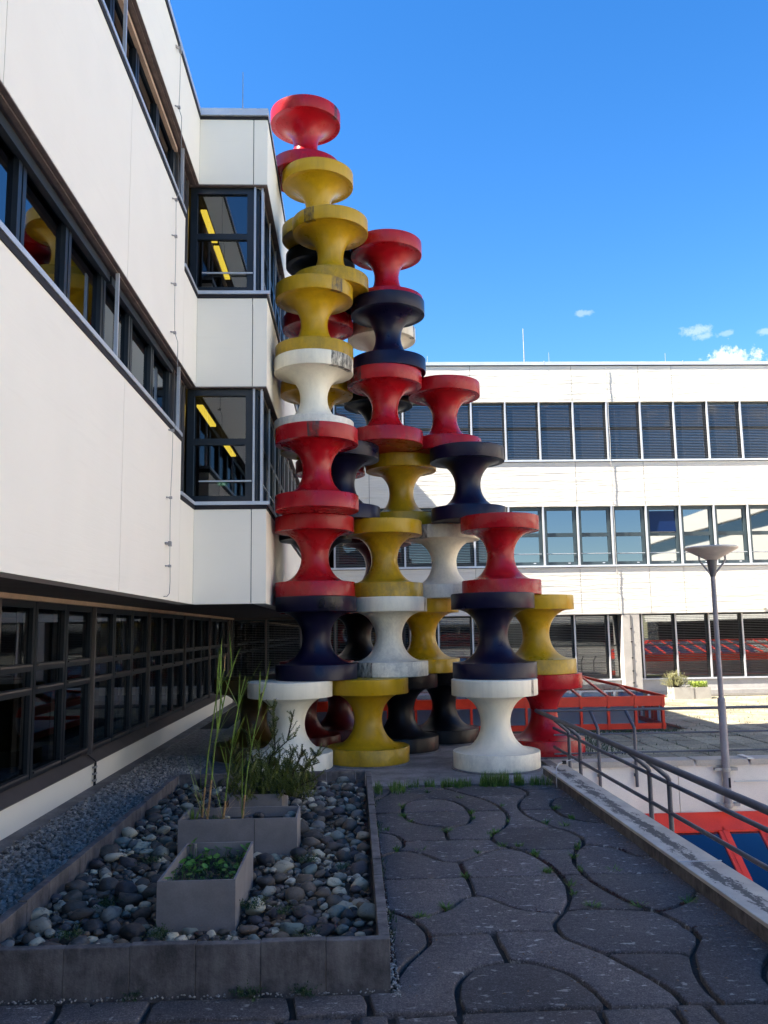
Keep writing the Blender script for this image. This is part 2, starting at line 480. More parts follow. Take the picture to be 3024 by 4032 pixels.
SLAB = mat('sculpture_slab_concrete', (.20, .185, .18), .75, .55, 1.6, .2, 30, .35, bs=14)
SOIL = mat('dark_soil', (.022, .018, .015), .95, .4, 8, .3, 50, .5, bs=40)
GREYBOX = mat('fibre_cement', (.185, .170, .165), .8, .22, 3, .08, 90, .1)
GREYBOX_FAR = mat('far_fibre_cement', (.36, .34, .30), .8, .12, 3, .08, 90, .1)
WHITEWALL = mat('courtyard_render', (.74, .68, .60), .8, .1, 1.5, .06, 50, .15)
LICHENSTRIP = mat('dark_gravel_strip', (.10, .09, .075), .9, .4, 8, .3, 40, .5, bs=30)
def m_leaf(name, col, trans=.35, rough=.5):
    m = bpy.data.materials.new(name); t = NT(m); p = t.pos()
    v = t.math('MULTIPLY', t.ramp(t.noise(p, 9, 2), .3, .7, .6, 1.35), t.ramp(t.noise(p, 70, 2), .3, .7, .75, 1.25))
    sc = t.node('ShaderNodeVectorMath', operation='SCALE'); sc.inputs[0].default_value = col; t.l.new(v, sc.inputs['Scale'])
    t.setc(sc.outputs[0]); t.b.inputs['Roughness'].default_value = rough
    tl = t.node('ShaderNodeBsdfTranslucent'); t.l.new(sc.outputs[0], tl.inputs[0])
    mx = t.node('ShaderNodeMixShader'); mx.inputs[0].default_value = trans
    t.l.new(t.b.outputs[0], mx.inputs[1]); t.l.new(tl.outputs[0], mx.inputs[2]); t.l.new(mx.outputs[0], t.n['Material Output'].inputs[0])
    return m
GRASS = m_leaf('grass_blade', (.10, .19, .03))
REED = m_leaf('reed_green', (.20, .30, .045))
REED_DRY = m_leaf('reed_dry_base', (.55, .33, .14))
SHRUB = m_leaf('rosemary_green', (.115, .14, .025))
LEAFY = m_leaf('round_leaf', (.08, .23, .03))
WEED = m_leaf('weed_green', (.045, .085, .03))
MOSS = m_leaf('reddish_moss', (.060, .024, .018), .1, .9)
PALESHRUB = m_leaf('silvery_shrub', (.26, .25, .11))
LIME = m_leaf('lime_leaf', (.30, .38, .06))
BARK = mat('dark_bark', (.035, .026, .02), .9, .2, 9, .2, 60, .4)
def m_emit(name, col, s):
    m = bpy.data.materials.new(name); m.use_nodes = True; n = m.node_tree.nodes
    e = n.new('ShaderNodeEmission'); e.inputs[0].default_value = (*col, 1); e.inputs[1].default_value = s
    m.node_tree.links.new(e.outputs[0], n['Material Output'].inputs[0]); return m
TUBE = m_emit('lit_yellow_tube', (1.0, .68, .07), .9)
SIGN = m_emit('lit_green_sign', (.01, .20, .07), .12)
SIGNW = m_emit('lit_sign_white', (.5, .9, .6), .35)

# ================================================================== SETTING
def struct(name, mb_or_me, m, parent=None, smooth=False):
    o = mb_or_me.build(name, m, parent, smooth)
    if parent is None: o['kind'] = 'structure'
    return o
b = MB(); b.quad((-400, -400, -3.7), (400, -400, -3.7), (400, 400, -3.7), (-400, 400, -3.7))
struct('ground', b, mat('lower_ground', (.12, .115, .105), .9, .3, .4))
b = MB(); b.box(-4.3, 3.06, -24, 13.38, -.5, -.042)
terrace = struct('near_terrace', b, SOIL)
b = MB(); b.box(-2.75, 3.44, 13.38, 19.2, -.5, .02)
struct('sculpture_slab', b, SLAB)
b = MB(); b.box(-4.3, -2.751, 13.38, 30.4, -.5, -.03)
b.box(-2.751, 60, 19.2, 30.4, -.5, -.03); b.box(3.44, 60, 15.40, 19.2, -.5, -.03)
far_terrace = struct('far_terrace', b, SOIL)
b = MB(); b.box(3.5, 60, -24, 15.02, -3.68, -3.4)
struct('courtyard_floor', b, mat('courtyard_paving', (.22, .21, .19), .85))

# ------------------------------------------------------------------ curved pavers
PAVERS = [[-4.274,3.926,-3.434,3.926,-3.419,3.956,-3.419,4.156,-3.451,4.331,-3.484,4.419,-3.519,4.469,-3.666,4.574,-3.706,4.619,-4.149,4.626,-4.281,4.356],[-3.369,3.926,-2.406,3.919,-2.386,3.934,-2.406,4.081,-2.431,4.106,-2.656,4.106,-2.719,4.119,-3.344,4.106,-3.369,4.081],[-2.324,3.926,-1.459,3.926,-1.444,3.956,-1.444,4.156,-1.476,4.331,-1.534,4.456,-1.606,4.524,-1.691,4.574,-1.721,4.616,-2.174,4.626,-2.334,4.306,-2.356,4.194,-2.356,4.056],[-1.394,3.926,-0.431,3.919,-0.411,3.934,-0.431,4.081,-0.456,4.106,-0.681,4.106,-0.744,4.119,-1.369,4.106,-1.394,4.081],[-0.349,3.926,0.516,3.926,0.531,3.956,0.531,4.156,0.499,4.331,0.441,4.456,0.369,4.524,0.284,4.574,0.254,4.616,-0.199,4.626,-0.359,4.306,-0.381,4.194,-0.381,4.056],[0.581,3.926,1.544,3.919,1.564,3.944,1.544,4.081,1.519,4.106,1.294,4.106,1.231,4.119,0.606,4.106,0.581,4.081],[1.626,3.926,2.516,3.921,2.544,3.981,2.556,4.156,2.524,4.344,2.471,4.469,2.414,4.569,2.369,4.601,2.269,4.619,1.776,4.626,1.616,4.306,1.594,4.194,1.594,4.056],[2.589,3.926,3.079,3.921,3.094,3.944,3.094,4.094,3.091,4.129,3.069,4.136,2.631,4.074,2.601,4.044],[2.614,4.114,3.056,4.169,3.086,4.184,3.094,4.669,3.069,4.714,2.831,4.881,2.709,5.044,2.651,5.169,2.619,5.306,2.606,5.581,2.599,5.624,2.531,5.644,2.234,5.641,2.219,5.619,2.219,5.406,2.276,5.069,2.434,4.631,2.529,4.469,2.564,4.381],[-3.361,4.151,-3.156,4.144,-2.914,4.164,-2.894,4.444,-2.896,4.756,-3.119,4.919,-3.241,5.081,-3.299,5.231,-3.351,5.624,-3.644,5.594,-3.671,5.616,-3.621,5.631,-3.699,5.636,-3.706,5.406,-3.681,5.219,-3.669,5.156,-3.669,5.069,-3.681,5.046,-3.711,5.106,-3.731,5.206,-3.756,5.394,-3.759,5.629,-3.781,5.644,-3.894,5.644,-3.921,5.629,-3.944,5.306,-3.991,5.044,-4.039,4.869,-4.119,4.664,-3.706,4.656,-3.531,4.549,-3.441,4.444,-3.404,4.344],[-2.744,4.149,-2.414,4.151,-2.386,4.306,-2.354,4.394,-2.209,4.656,-2.126,4.844,-2.066,5.044,-2.031,5.219,-2.006,5.444,-2.006,5.594,-2.031,5.619,-2.169,5.621,-2.219,5.631,-2.411,5.624,-2.444,5.244,-2.476,5.094,-2.529,4.956,-2.596,4.856,-2.669,4.799,-2.744,4.764,-2.819,4.756,-2.841,4.741,-2.856,4.181,-2.841,4.159],[-1.386,4.151,-1.181,4.144,-0.939,4.164,-0.919,4.444,-0.921,4.756,-1.144,4.919,-1.266,5.081,-1.324,5.231,-1.376,5.624,-1.669,5.594,-1.696,5.616,-1.646,5.631,-1.724,5.636,-1.731,5.406,-1.706,5.219,-1.694,5.156,-1.694,5.069,-1.706,5.046,-1.736,5.106,-1.756,5.206,-1.781,5.394,-1.784,5.629,-1.806,5.644,-1.919,5.644,-1.946,5.629,-1.969,5.306,-2.016,5.044,-2.064,4.869,-2.144,4.664,-1.731,4.656,-1.556,4.549,-1.466,4.444,-1.429,4.344],[-0.769,4.149,-0.439,4.151,-0.411,4.306,-0.379,4.394,-0.234,4.656,-0.151,4.844,-0.091,5.044,-0.056,5.219,-0.031,5.444,-0.031,5.594,-0.056,5.619,-0.194,5.621,-0.244,5.631,-0.436,5.624,-0.469,5.244,-0.501,5.094,-0.554,4.956,-0.621,4.856,-0.694,4.799,-0.769,4.764,-0.844,4.756,-0.866,4.741,-0.881,4.181,-0.866,4.159],[0.589,4.151,0.794,4.144,1.036,4.164,1.056,4.444,1.054,4.756,0.831,4.919,0.709,5.081,0.651,5.231,0.599,5.624,0.306,5.594,0.279,5.616,0.329,5.631,0.251,5.636,0.244,5.406,0.269,5.219,0.281,5.069,0.269,5.046,0.239,5.106,0.219,5.206,0.194,5.394,0.191,5.629,0.169,5.644,0.056,5.644,0.029,5.629,0.006,5.306,-0.041,5.044,-0.089,4.869,-0.169,4.664,0.244,4.656,0.419,4.549,0.509,4.444,0.546,4.344],[1.206,4.149,1.536,4.151,1.564,4.306,1.596,4.394,1.741,4.656,1.824,4.844,1.884,5.044,1.919,5.219,1.944,5.444,1.944,5.594,1.919,5.619,1.781,5.621,1.731,5.631,1.539,5.624,1.506,5.244,1.474,5.094,1.421,4.956,1.354,4.856,1.281,4.799,1.206,4.764,1.131,4.756,1.109,4.741,1.094,4.181,1.109,4.159],[-4.276,4.496,-4.184,4.656,-4.101,4.844,-4.041,5.044,-3.994,5.306,-3.984,5.604,-4.006,5.619,-4.131,5.619,-4.256,5.631,-4.281,5.606],[2.371,4.644,2.214,5.106,2.169,5.394,2.166,5.629,2.144,5.644,2.031,5.644,2.004,5.629,1.994,5.444,1.934,5.044,1.886,4.869,1.806,4.664],[3.086,4.769,3.091,5.629,3.069,5.644,2.844,5.644,2.681,5.644,2.659,5.629,2.656,5.444,2.689,5.219,2.759,5.056,2.846,4.931],[-2.844,4.811,-2.756,4.811,-2.681,4.849,-2.631,4.894,-2.571,4.981,-2.526,5.106,-2.481,5.319,-2.469,5.606,-2.494,5.631,-2.869,5.631,-3.269,5.631,-3.291,5.616,-3.294,5.556,-3.246,5.231,-3.164,5.044,-3.106,4.969,-3.006,4.891],[-0.869,4.811,-0.781,4.811,-0.706,4.849,-0.656,4.894,-0.596,4.981,-0.551,5.106,-0.506,5.319,-0.494,5.606,-0.519,5.631,-0.894,5.631,-1.294,5.631,-1.316,5.616,-1.319,5.556,-1.271,5.231,-1.189,5.044,-1.131,4.969,-1.031,4.891],[1.106,4.811,1.194,4.811,1.269,4.849,1.319,4.894,1.379,4.981,1.434,5.144,1.469,5.319,1.481,5.606,1.456,5.631,1.081,5.631,0.681,5.631,0.659,5.616,0.656,5.556,0.704,5.231,0.786,5.044,0.844,4.969,0.944,4.891],[-4.274,5.689,-3.889,5.689,-3.881,5.819,-3.906,5.944,-3.944,5.969,-4.274,5.961],[-3.824,5.689,-3.334,5.684,-3.319,5.706,-3.309,5.954,-3.331,5.969,-3.394,5.969,-3.641,5.966,-3.669,5.896,-3.696,5.966,-3.841,5.966,-3.854,5.944,-3.831,5.831],[-3.261,5.689,-2.409,5.684,-2.394,5.706,-2.394,5.756,-2.426,5.944,-2.456,5.969,-3.241,5.966,-3.269,5.894],[-2.336,5.689,-1.914,5.689,-1.906,5.819,-1.926,5.931,-1.946,5.961,-2.374,5.961],[-1.849,5.689,-1.359,5.684,-1.344,5.706,-1.334,5.954,-1.356,5.969,-1.419,5.969,-1.666,5.966,-1.694,5.896,-1.721,5.966,-1.866,5.966,-1.879,5.944,-1.856,5.831],[-1.286,5.689,-0.434,5.684,-0.419,5.706,-0.419,5.756,-0.451,5.944,-0.481,5.969,-1.266,5.966,-1.294,5.894],[-0.361,5.689,0.061,5.689,0.069,5.819,0.049,5.931,0.029,5.961,-0.399,5.961],[0.126,5.689,0.606,5.681,0.629,5.696,0.644,5.981,0.664,6.081,0.721,6.231,0.781,6.319,0.869,6.401,1.066,6.484,1.056,7.006,1.041,7.029,0.994,7.024,0.669,7.006,0.601,6.986,0.586,6.844,0.396,6.469,0.301,6.206,0.291,5.906,0.276,5.899,0.266,5.954,0.244,5.969,0.119,5.969,0.096,5.954],[0.689,5.689,1.541,5.684,1.556,5.706,1.544,5.844,1.469,6.131,1.424,6.219,1.354,6.306,1.231,6.396,1.081,6.424,0.931,6.384,0.856,6.331,0.801,6.269,0.726,6.119,0.681,5.894],[1.614,5.689,2.029,5.684,2.044,5.706,2.044,5.819,1.986,6.044,1.804,6.506,1.596,6.831,1.566,6.991,1.544,7.006,1.494,7.006,1.269,7.031,1.114,7.024,1.106,6.819,1.119,6.756,1.119,6.519,1.134,6.491,1.231,6.454,1.356,6.369,1.504,6.181,1.559,6.019],[2.101,5.689,2.256,5.681,2.279,5.696,2.269,5.831,2.281,5.981,2.316,6.169,2.394,6.431,2.356,6.484,2.181,6.516,1.931,6.531,1.856,6.524,2.061,5.981,2.094,5.831],[2.339,5.689,2.756,5.689,2.719,5.894,2.739,6.056,2.851,6.269,2.969,6.419,3.091,6.544,3.094,7.006,3.069,7.031,2.956,7.031,2.894,7.019,2.706,7.019,2.664,7.001,2.651,6.794,2.471,6.481,2.354,6.106,2.319,5.819],[2.821,5.689,3.069,5.681,3.091,5.696,3.094,6.331,3.091,6.451,3.056,6.434,2.929,6.294,2.806,6.094,2.781,6.019,2.769,5.894,2.804,5.719],[0.294,6.346,0.366,6.519,0.504,6.769,0.544,6.894,0.544,7.081,0.511,7.231,0.454,7.369,0.386,7.481,0.299,7.579],[2.416,6.484,2.566,6.731,2.606,6.831,2.606,6.981,2.584,7.019,2.594,7.106,2.574,7.206,2.509,7.394,2.469,7.429,2.394,7.461,2.231,7.494,2.006,7.519,1.869,7.516,1.786,7.491,1.636,7.219,1.619,7.131,1.619,6.931,1.659,6.819,1.814,6.594,1.844,6.571,2.269,6.544,2.369,6.519],[0.601,7.039,0.994,7.056,1.069,7.076,1.554,7.046,1.569,7.069,1.584,7.231,1.686,7.416,1.669,7.436,1.444,7.519,1.369,7.571,1.301,7.656,1.169,7.894,1.106,7.939,1.031,7.931,0.976,7.881,0.849,7.656,0.769,7.556,0.631,7.459,0.481,7.424,0.561,7.231],[2.651,7.051,2.931,7.056,3.069,7.069,3.091,7.084,3.094,7.756,3.086,7.901,2.986,7.756,2.869,7.619,2.706,7.489,2.564,7.411,2.621,7.219],[2.531,7.466,2.619,7.494,2.781,7.606,2.946,7.781,3.074,7.969,3.094,8.019,3.086,8.486,2.694,8.516,2.306,8.544,2.259,8.541,2.244,8.519,2.244,8.406,2.281,8.156,2.376,7.756,2.459,7.556],[0.481,7.486,0.569,7.489,0.706,7.569,0.799,7.669,0.926,7.894,1.029,7.989,1.044,8.019,1.056,8.156,1.054,8.516,1.031,8.531,0.956,8.519,0.731,8.519,0.306,8.519,0.281,8.494,0.294,8.369,0.294,7.694,0.306,7.656,0.361,7.606,0.411,7.531],[1.669,7.486,1.719,7.496,1.754,7.544,1.861,7.819,1.944,8.219,1.954,8.506,1.919,8.531,1.456,8.531,1.381,8.544,1.114,8.536,1.096,8.019,1.239,7.881,1.351,7.669,1.419,7.594,1.494,7.546],[2.429,7.489,2.434,7.506,2.339,7.706,2.266,7.981,2.206,8.306,2.191,8.516,2.131,8.544,2.019,8.546,2.006,8.369,1.981,8.131,1.936,7.906,1.819,7.551,2.131,7.544],[3.086,8.531,3.086,9.086,3.006,9.099,2.931,9.144,2.876,9.244,2.829,9.444,2.769,9.519,2.694,9.574,2.619,9.616,2.524,9.646,2.456,9.539,2.531,9.529,2.551,9.501,2.424,9.486,2.326,9.281,2.256,8.981,2.244,8.881,2.251,8.589,2.531,8.556],[0.289,8.564,0.994,8.556,1.049,8.576,1.054,9.079,0.931,9.124,0.844,9.219,0.736,9.419,0.669,9.506,0.606,9.556,0.531,9.581,0.469,9.576,0.356,9.469,0.281,9.356],[1.919,8.561,1.941,8.559,1.956,8.581,1.944,8.906,1.874,9.269,1.786,9.491,1.721,9.526,1.721,9.564,1.706,9.574,1.644,9.581,1.569,9.564,1.494,9.519,1.301,9.306,1.244,9.231,1.109,9.104,1.114,8.576],[2.144,8.574,2.169,8.571,2.191,8.594,2.206,8.981,2.264,9.244,2.356,9.486,2.056,9.506,1.856,9.506,1.844,9.491,1.911,9.319,1.969,9.069,2.006,8.794,2.009,8.606,2.031,8.584],[0.994,9.149,1.069,9.151,1.156,9.206,1.381,9.481,1.506,9.586,1.556,9.614,1.666,9.639,1.576,9.806,1.536,9.999,1.119,10.019,0.596,10.004,0.581,9.981,0.571,9.806,0.501,9.646,0.644,9.589,0.731,9.506,0.816,9.381,0.901,9.219,0.944,9.174],[3.019,9.149,3.079,9.146,3.094,9.169,3.094,10.019,3.069,10.036,2.856,10.009,2.621,9.969,2.601,9.944,2.549,9.709,2.744,9.599,2.844,9.506,2.889,9.431,2.934,9.231,2.971,9.174],[0.289,9.471,0.426,9.619,0.491,9.731,0.531,9.856,0.531,10.056,0.486,10.269,0.431,10.369,0.306,10.459,0.289,10.459,0.281,10.444],[2.094,9.536,2.356,9.531,2.401,9.556,2.479,9.681,2.524,9.794,2.556,9.981,2.556,10.056,2.511,10.281,2.466,10.381,2.394,10.489,2.269,10.519,2.069,10.519,1.776,10.526,1.624,10.231,1.594,10.094,1.594,9.956,1.624,9.819,1.659,9.744,1.799,9.559,1.831,9.544],[2.614,10.014,3.056,10.069,3.086,10.084,3.094,10.569,3.069,10.614,2.831,10.781,2.709,10.944,2.651,11.069,2.619,11.206,2.606,11.506,2.581,11.534,2.531,11.544,2.226,11.571,2.219,11.306,2.276,10.969,2.434,10.531,2.529,10.369,2.564,10.281],[0.589,10.051,0.794,10.044,1.029,10.059,1.044,10.081,1.044,10.281,1.056,10.344,1.054,10.656,0.831,10.819,0.709,10.981,0.651,11.131,0.606,11.444,0.606,11.506,0.591,11.526,0.369,11.506,0.296,11.491,0.281,11.469,0.284,10.544,0.306,10.516,0.456,10.419,0.486,10.381,0.539,10.269],[1.206,10.049,1.536,10.051,1.564,10.206,1.596,10.294,1.741,10.556,1.824,10.744,1.884,10.944,1.919,11.119,1.944,11.344,1.944,11.494,1.919,11.519,1.781,11.521,1.731,11.531,1.539,11.524,1.506,11.144,1.474,10.994,1.421,10.856,1.354,10.756,1.281,10.699,1.206,10.664,1.131,10.656,1.109,10.641,1.094,10.081,1.109,10.059],[2.371,10.544,2.214,11.006,2.194,11.106,2.169,11.294,2.164,11.619,2.181,11.806,2.251,12.106,2.424,12.504,2.406,12.519,1.781,12.534,1.749,12.539,1.744,12.529,1.861,12.269,1.911,12.106,1.956,11.881,1.981,11.694,1.981,11.581,1.999,11.531,1.994,11.331,1.969,11.119,1.886,10.769,1.806,10.564],[3.086,10.669,3.094,12.306,3.079,12.321,2.981,12.309,2.894,12.279,2.844,12.244,2.784,12.156,2.714,11.994,2.669,11.794,2.656,11.669,2.656,11.344,2.689,11.119,2.789,10.906,2.894,10.791],[1.106,10.711,1.194,10.711,1.269,10.749,1.319,10.794,1.379,10.881,1.434,11.044,1.469,11.219,1.481,11.506,1.456,11.531,1.081,11.531,0.681,11.531,0.659,11.516,0.656,11.456,0.704,11.131,0.786,10.944,0.844,10.869,0.944,10.791],[1.744,11.561,1.906,11.556,1.929,11.571,1.919,11.794,1.871,12.056,1.824,12.231,1.746,12.419,1.376,13.136,0.794,13.144,0.601,13.124,0.511,12.794,0.441,12.606,0.281,12.356,0.281,11.594,0.296,11.571,0.531,11.569,0.599,11.589,0.619,11.656,0.619,11.794,0.666,12.081,0.739,12.256,0.806,12.331,0.881,12.384,0.994,12.421,1.106,12.431,1.181,12.414,1.256,12.374,1.306,12.331,1.404,12.194,1.474,12.006,1.539,11.576],[0.694,11.574,1.474,11.576,1.481,11.606,1.456,11.844,1.379,12.131,1.294,12.269,1.219,12.339,1.144,12.374,1.044,12.381,0.956,12.361,0.819,12.281,0.741,12.156,0.694,11.969,0.659,11.606,0.671,11.581],[2.569,11.574,2.591,11.571,2.606,11.594,2.619,11.794,2.651,11.956,2.721,12.144,2.774,12.231,2.881,12.329,3.069,12.371,3.094,12.406,3.091,12.904,3.069,12.919,2.931,12.931,2.769,12.931,2.606,12.931,2.551,12.901,2.556,12.769,2.514,12.581,2.516,12.541,2.419,12.381,2.326,12.169,2.231,11.806,2.219,11.644,2.234,11.614],[0.286,12.459,0.379,12.594,0.436,12.731,0.536,13.094,0.516,13.141,0.556,13.181,0.579,13.304,0.556,13.319,0.469,13.319,0.306,13.319,0.281,13.294],[2.369,12.554,2.431,12.556,2.456,12.571,2.486,12.656,2.506,12.781,2.494,12.956,2.461,13.106,2.381,13.241,2.306,13.289,2.156,13.319,1.544,13.319,1.356,13.319,1.346,13.304,1.711,12.589,1.769,12.569],[2.551,12.959,2.594,12.969,3.086,12.964,3.091,13.304,3.069,13.319,2.994,13.319,2.374,13.316,2.484,13.181],[0.614,13.176,1.331,13.181,1.349,13.196,1.311,13.269,1.289,13.304,1.256,13.319,0.656,13.319,0.634,13.304]]
def area2(p):
    return sum(p[i][0] * p[(i + 1) % len(p)][1] - p[(i + 1) % len(p)][0] * p[i][1] for i in range(len(p)))
def paver_mesh(flat, tilt):
    P = [(flat[i], flat[i + 1]) for i in range(0, len(flat), 2)]
    if area2(P) < 0: P.reverse()
    n = len(P)
    cx = sum(p[0] for p in P) / n; cy = sum(p[1] for p in P) / n
    def inset(d):
        out = []
        for i in range(n):
            a, q, c = Vector(P[i - 1]), Vector(P[i]), Vector(P[(i + 1) % n])
            e1 = (q - a).normalized(); e2 = (c - q).normalized()
            n1 = Vector((-e1.y, e1.x)); n2 = Vector((-e2.y, e2.x))
            m = (n1 + n2)
            m = m.normalized() if m.length > 1e-4 else n1
            out.append(q + m * d / max(.5, m.dot(n1)))
        return out
    b = MB()
    tz = lambda x, y: tilt[0] * (x - cx) + tilt[1] * (y - cy) + tilt[2]
    for d, z in ((-.004, -.06), (-.004, -.012), (.003, -.003), (.012, 0.0)):
        for q in inset(d): b.v.append((q[0] - cx, q[1] - cy, z + tz(q[0], q[1])))
    for k in range(3):
        for i in range(n):
            j = (i + 1) % n
            b.f.append((k * n + i, k * n + j, (k + 1) * n + j, (k + 1) * n + i))
    b.f.append(tuple(3 * n + i for i in range(n)))
    return b.mesh('paver', False), (cx, cy)
for fl in PAVERS:
    me, (cx, cy) = paver_mesh(fl, (rnd.uniform(-.006, .006), rnd.uniform(-.006, .006), rnd.uniform(-.004, .004)))
    me.polygons.foreach_set('use_smooth', [True] * len(me.polygons))
    try: me.set_sharp_from_angle(angle=R(50))
    except Exception: pass
    link('paver', me, PAVER, terrace, (cx, cy, 0))
# the same paving goes on behind the viewer, as plain big slabs
b = MB()
for i in range(5):
    for j in range(17):
        x0 = -4.28 + i * 1.47; y1 = 3.88 - j * 1.6
        b.cbox(x0, x0 + 1.44, y1 - 1.57, y1, -.05, 0, .015)
o = b.build('rear_paving', PAVER, terrace); o['kind'] = 'stuff'

# far terrace slabs (0.6 m grid); the 300 that show largest are single pieces
tile = MB().cbox(-.285, .285, -.285, .285, -.03, .02, .012).mesh('terrace_tile')
tile.materials.append(PAVER_FAR)
cells = []
for i in range(18):
    for j in range(22):
        x, y = 3.78 + i * .6, 15.76 + j * .6
        if y > 28.4: continue
        if x < 7.4 and 19.75 < y < 25.2: continue
        cells.append((y + abs(x - 8) * .12, x, y))
cells.sort()
rest = MB()
for k, (_, x, y) in enumerate(cells):
    if k < 298:
        o = link('terrace_tile', tile, PAVER_FAR, far_terrace, (x, y, rnd.uniform(-.006, .006)))
        o.rotation_euler = (rnd.uniform(-.008, .008), rnd.uniform(-.008, .008), 0)
    else:
        rest.cbox(x - .285, x + .285, y - .285, y + .285, -.03, .02, .012)
for i in range(26):
    for j in range(21):
        rest.cbox(14.29 + i * .6, 14.87 + i * .6, 15.47 + j * .6, 16.05 + j * .6, -.03, .02, .012)
for i in range(11):
    for j in range(15):
        x, y = -2.8 + i * .6, 19.55 + j * .6
        if y < 28.4 and not (19.75 < y < 25.2 and x > -2): rest.cbox(x - .285, x + .285, y - .285, y + .285, -.03, .02, .012)
o = rest.build('far_paving', PAVER_FAR, far_terrace); o['kind'] = 'stuff'
b = MB(); b.box(-1.4, 60, 28.7, 29.55, -.03, .035)
o = b.build('dark_gravel_border', LICHENSTRIP, far_terrace)

# ================================================================== LEFT OFFICE WING
XW, XB, YB, YF = -2.66, -1.44, 14.47, 29.6      # upper wall plane, bay side plane, bay front, far facade
wing = thing('office_wing', 'long white office wing on the left with dark window bands and a projecting corner bay', 'building', (-4.3, 6, 0))
J = [-24 + .0]
JY = [-23.4, -19.7, -16.0, -12.3, -8.6, -4.9, -1.2, 2.5, 6.2, 9.9]
g = .006
def wallx(x, y0, y1, z0, z1, th=.24, m=WALL_NEAR, bev=True):
    b = MB(); b.box(x - th, x, y0 + g, y1 - g, z0, z1); return b.build('wall_panel', m, wing)
bands = ((2.84, 5.36), (6.60, 9.10), (10.35, 11.60))
for z0, z1 in bands:
    for a, c in zip(JY[:-1], JY[1:]): wallx(XW, a, c, z0, z1)
    if z0 > 10: wallx(XW, 9.9, YB, z0, z1)
    else:
        low = 4.44 if z0 < 3 else 8.20
        wallx(XW, 9.9, 13.30, z0, z1)
        wallx(XW, 13.30, YB, z0, low)
# bay front and bay side
for z0, z1 in ((2.84, 4.44), (6.60, 8.20), (10.35, 11.60)):
    b = MB(); b.box(XW + .001, -1.697, YB, YB + .24, z0, z1); b.build('wall_panel', WALL_NEAR, wing)
    b = MB(); b.box(-1.683, XB, YB, YB + .24, z0, z1); b.build('wall_panel', WALL_NEAR, wing)
    for a, c in ((YB + .241, 18.4), (18.4, 22.1), (22.1, 25.8), (25.8, YF - .002)): wallx(XB, a, c, z0, z1)
# dark backing behind the joints
b = MB()
for z0, z1 in bands: b.box(XW - .22, XW - .03, -23, YB + .2, z0 + .02, z1 - .02 if z0 > 10 else z1 - .95)
b.box(XW, XB - .03, YB + .03, YB + .2, 2.86, 4.4); b.box(XW, XB - .03, YB + .03, YB + .2, 6.62, 8.1); b.box(XW, XB - .03, YB + .03, YB + .2, 10.37, 11.58)
b.build('wall_core', GAP, wing)
# coping
b = MB(); b.box(XW - .3, XW + .014, -23.5, YB - .05, 11.69, 11.80); b.box(XW - .3, XB + .014, YB - .05, YB + .3, 11.665, 11.80)
b.box(XB - .3, XB + .014, YB + .3, YF - .01, 11.69, 11.80); b.build('coping', COPING, wing)
b = MB(); b.box(XW - .2, XW + .018, -23.4, YB - .012, 11.602, 11.688); b.box(XW - .2, XB + .012, YB - .012, YB + .2, 11.602, 11.663)
b.box(XB - .2, XB + .018, YB + .2, YF - .01, 11.602, 11.688); b.build('coping_shadow_gap', GAP, wing)
b = MB(); b.box(-12.3, -12, -23.6, 36, -3.6, 11.7); b.box(-12, XW - .25, -23.6, -23.41, -3.6, 11.6); b.box(-12, -4.31, 36, 36.2, -3.6, 11.6); b.build('rear_wall', WALL_NEAR, wing)
b = MB(); b.box(-12, XW - .2, YF + .001, 36, 11.4, 11.62); b.box(-12, XW - .2, -23.4, YF, 11.4, 11.62); b.box(XW - .2, XB - .2, YB + .2, YF, 11.4, 11.62); b.build('roof', ROOF, wing)
# underside of the overhang
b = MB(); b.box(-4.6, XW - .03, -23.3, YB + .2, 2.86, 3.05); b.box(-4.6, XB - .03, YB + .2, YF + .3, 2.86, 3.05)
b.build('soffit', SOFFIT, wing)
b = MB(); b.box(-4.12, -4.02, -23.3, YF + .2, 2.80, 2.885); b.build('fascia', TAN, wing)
# sills and window heads of the upper floors
for zs, zl in ((5.36, 4.44), (9.10, 8.20)):
    b = MB(); b.box(-2.93, XW + .022, -23.3, 13.28, zs + .075, zs + .13); b.box(-2.93, XW + .022, 13.30, YB - .04, zl + .075, zl + .13)
    b.box(XW - .27, XB + .05, YB - .035, YB + .02, zl + .075, zl + .135); b.box(-1.75, XB + .03, YB + .02, YF - .3, zl + .075, zl + .13)
    b.build('window_sill', COPING, wing)
    b = MB(); b.box(-2.9, XW + .012, -23.3, 13.29, zs + .002, zs + .073); b.box(-2.9, XW + .012, 13.3, YB - .02, zl + .002, zl + .073)
    b.box(XW - .2, XB + .012, YB - .012, YB + .04, zl + .002, zl + .073); b.box(-1.7, XB + .012, YB + .04, YF - .3, zl + .002, zl + .073)
    b.build('sill_shadow_gap', GAP, wing)
for zh in (6.60, 10.35):
    b = MB()
    for k in range(4):      # stepped brown reveal seen from below
        d = k * .055; zz = zh - .012 - .012 * (k % 2)
        b.box(XW - .055 - d, XW - .004 - d, -23.3, YB - .004 + d * 0, zz, zh - .001)
    b.box(XW - .22, XB - .004, YB + .004, YB + .055, zh - .02, zh - .001); b.box(XW - .22, XB - .06, YB + .058, YB + .11, zh - .012, zh - .001)
    b.box(XB - .055, XB - .004, YB + .06, YF - .2, zh - .02, zh - .001); b.box(XB - .11, XB - .058, YB + .12, YF - .2, zh - .012, zh - .001)
    b.build('window_head', REVEAL, wing)
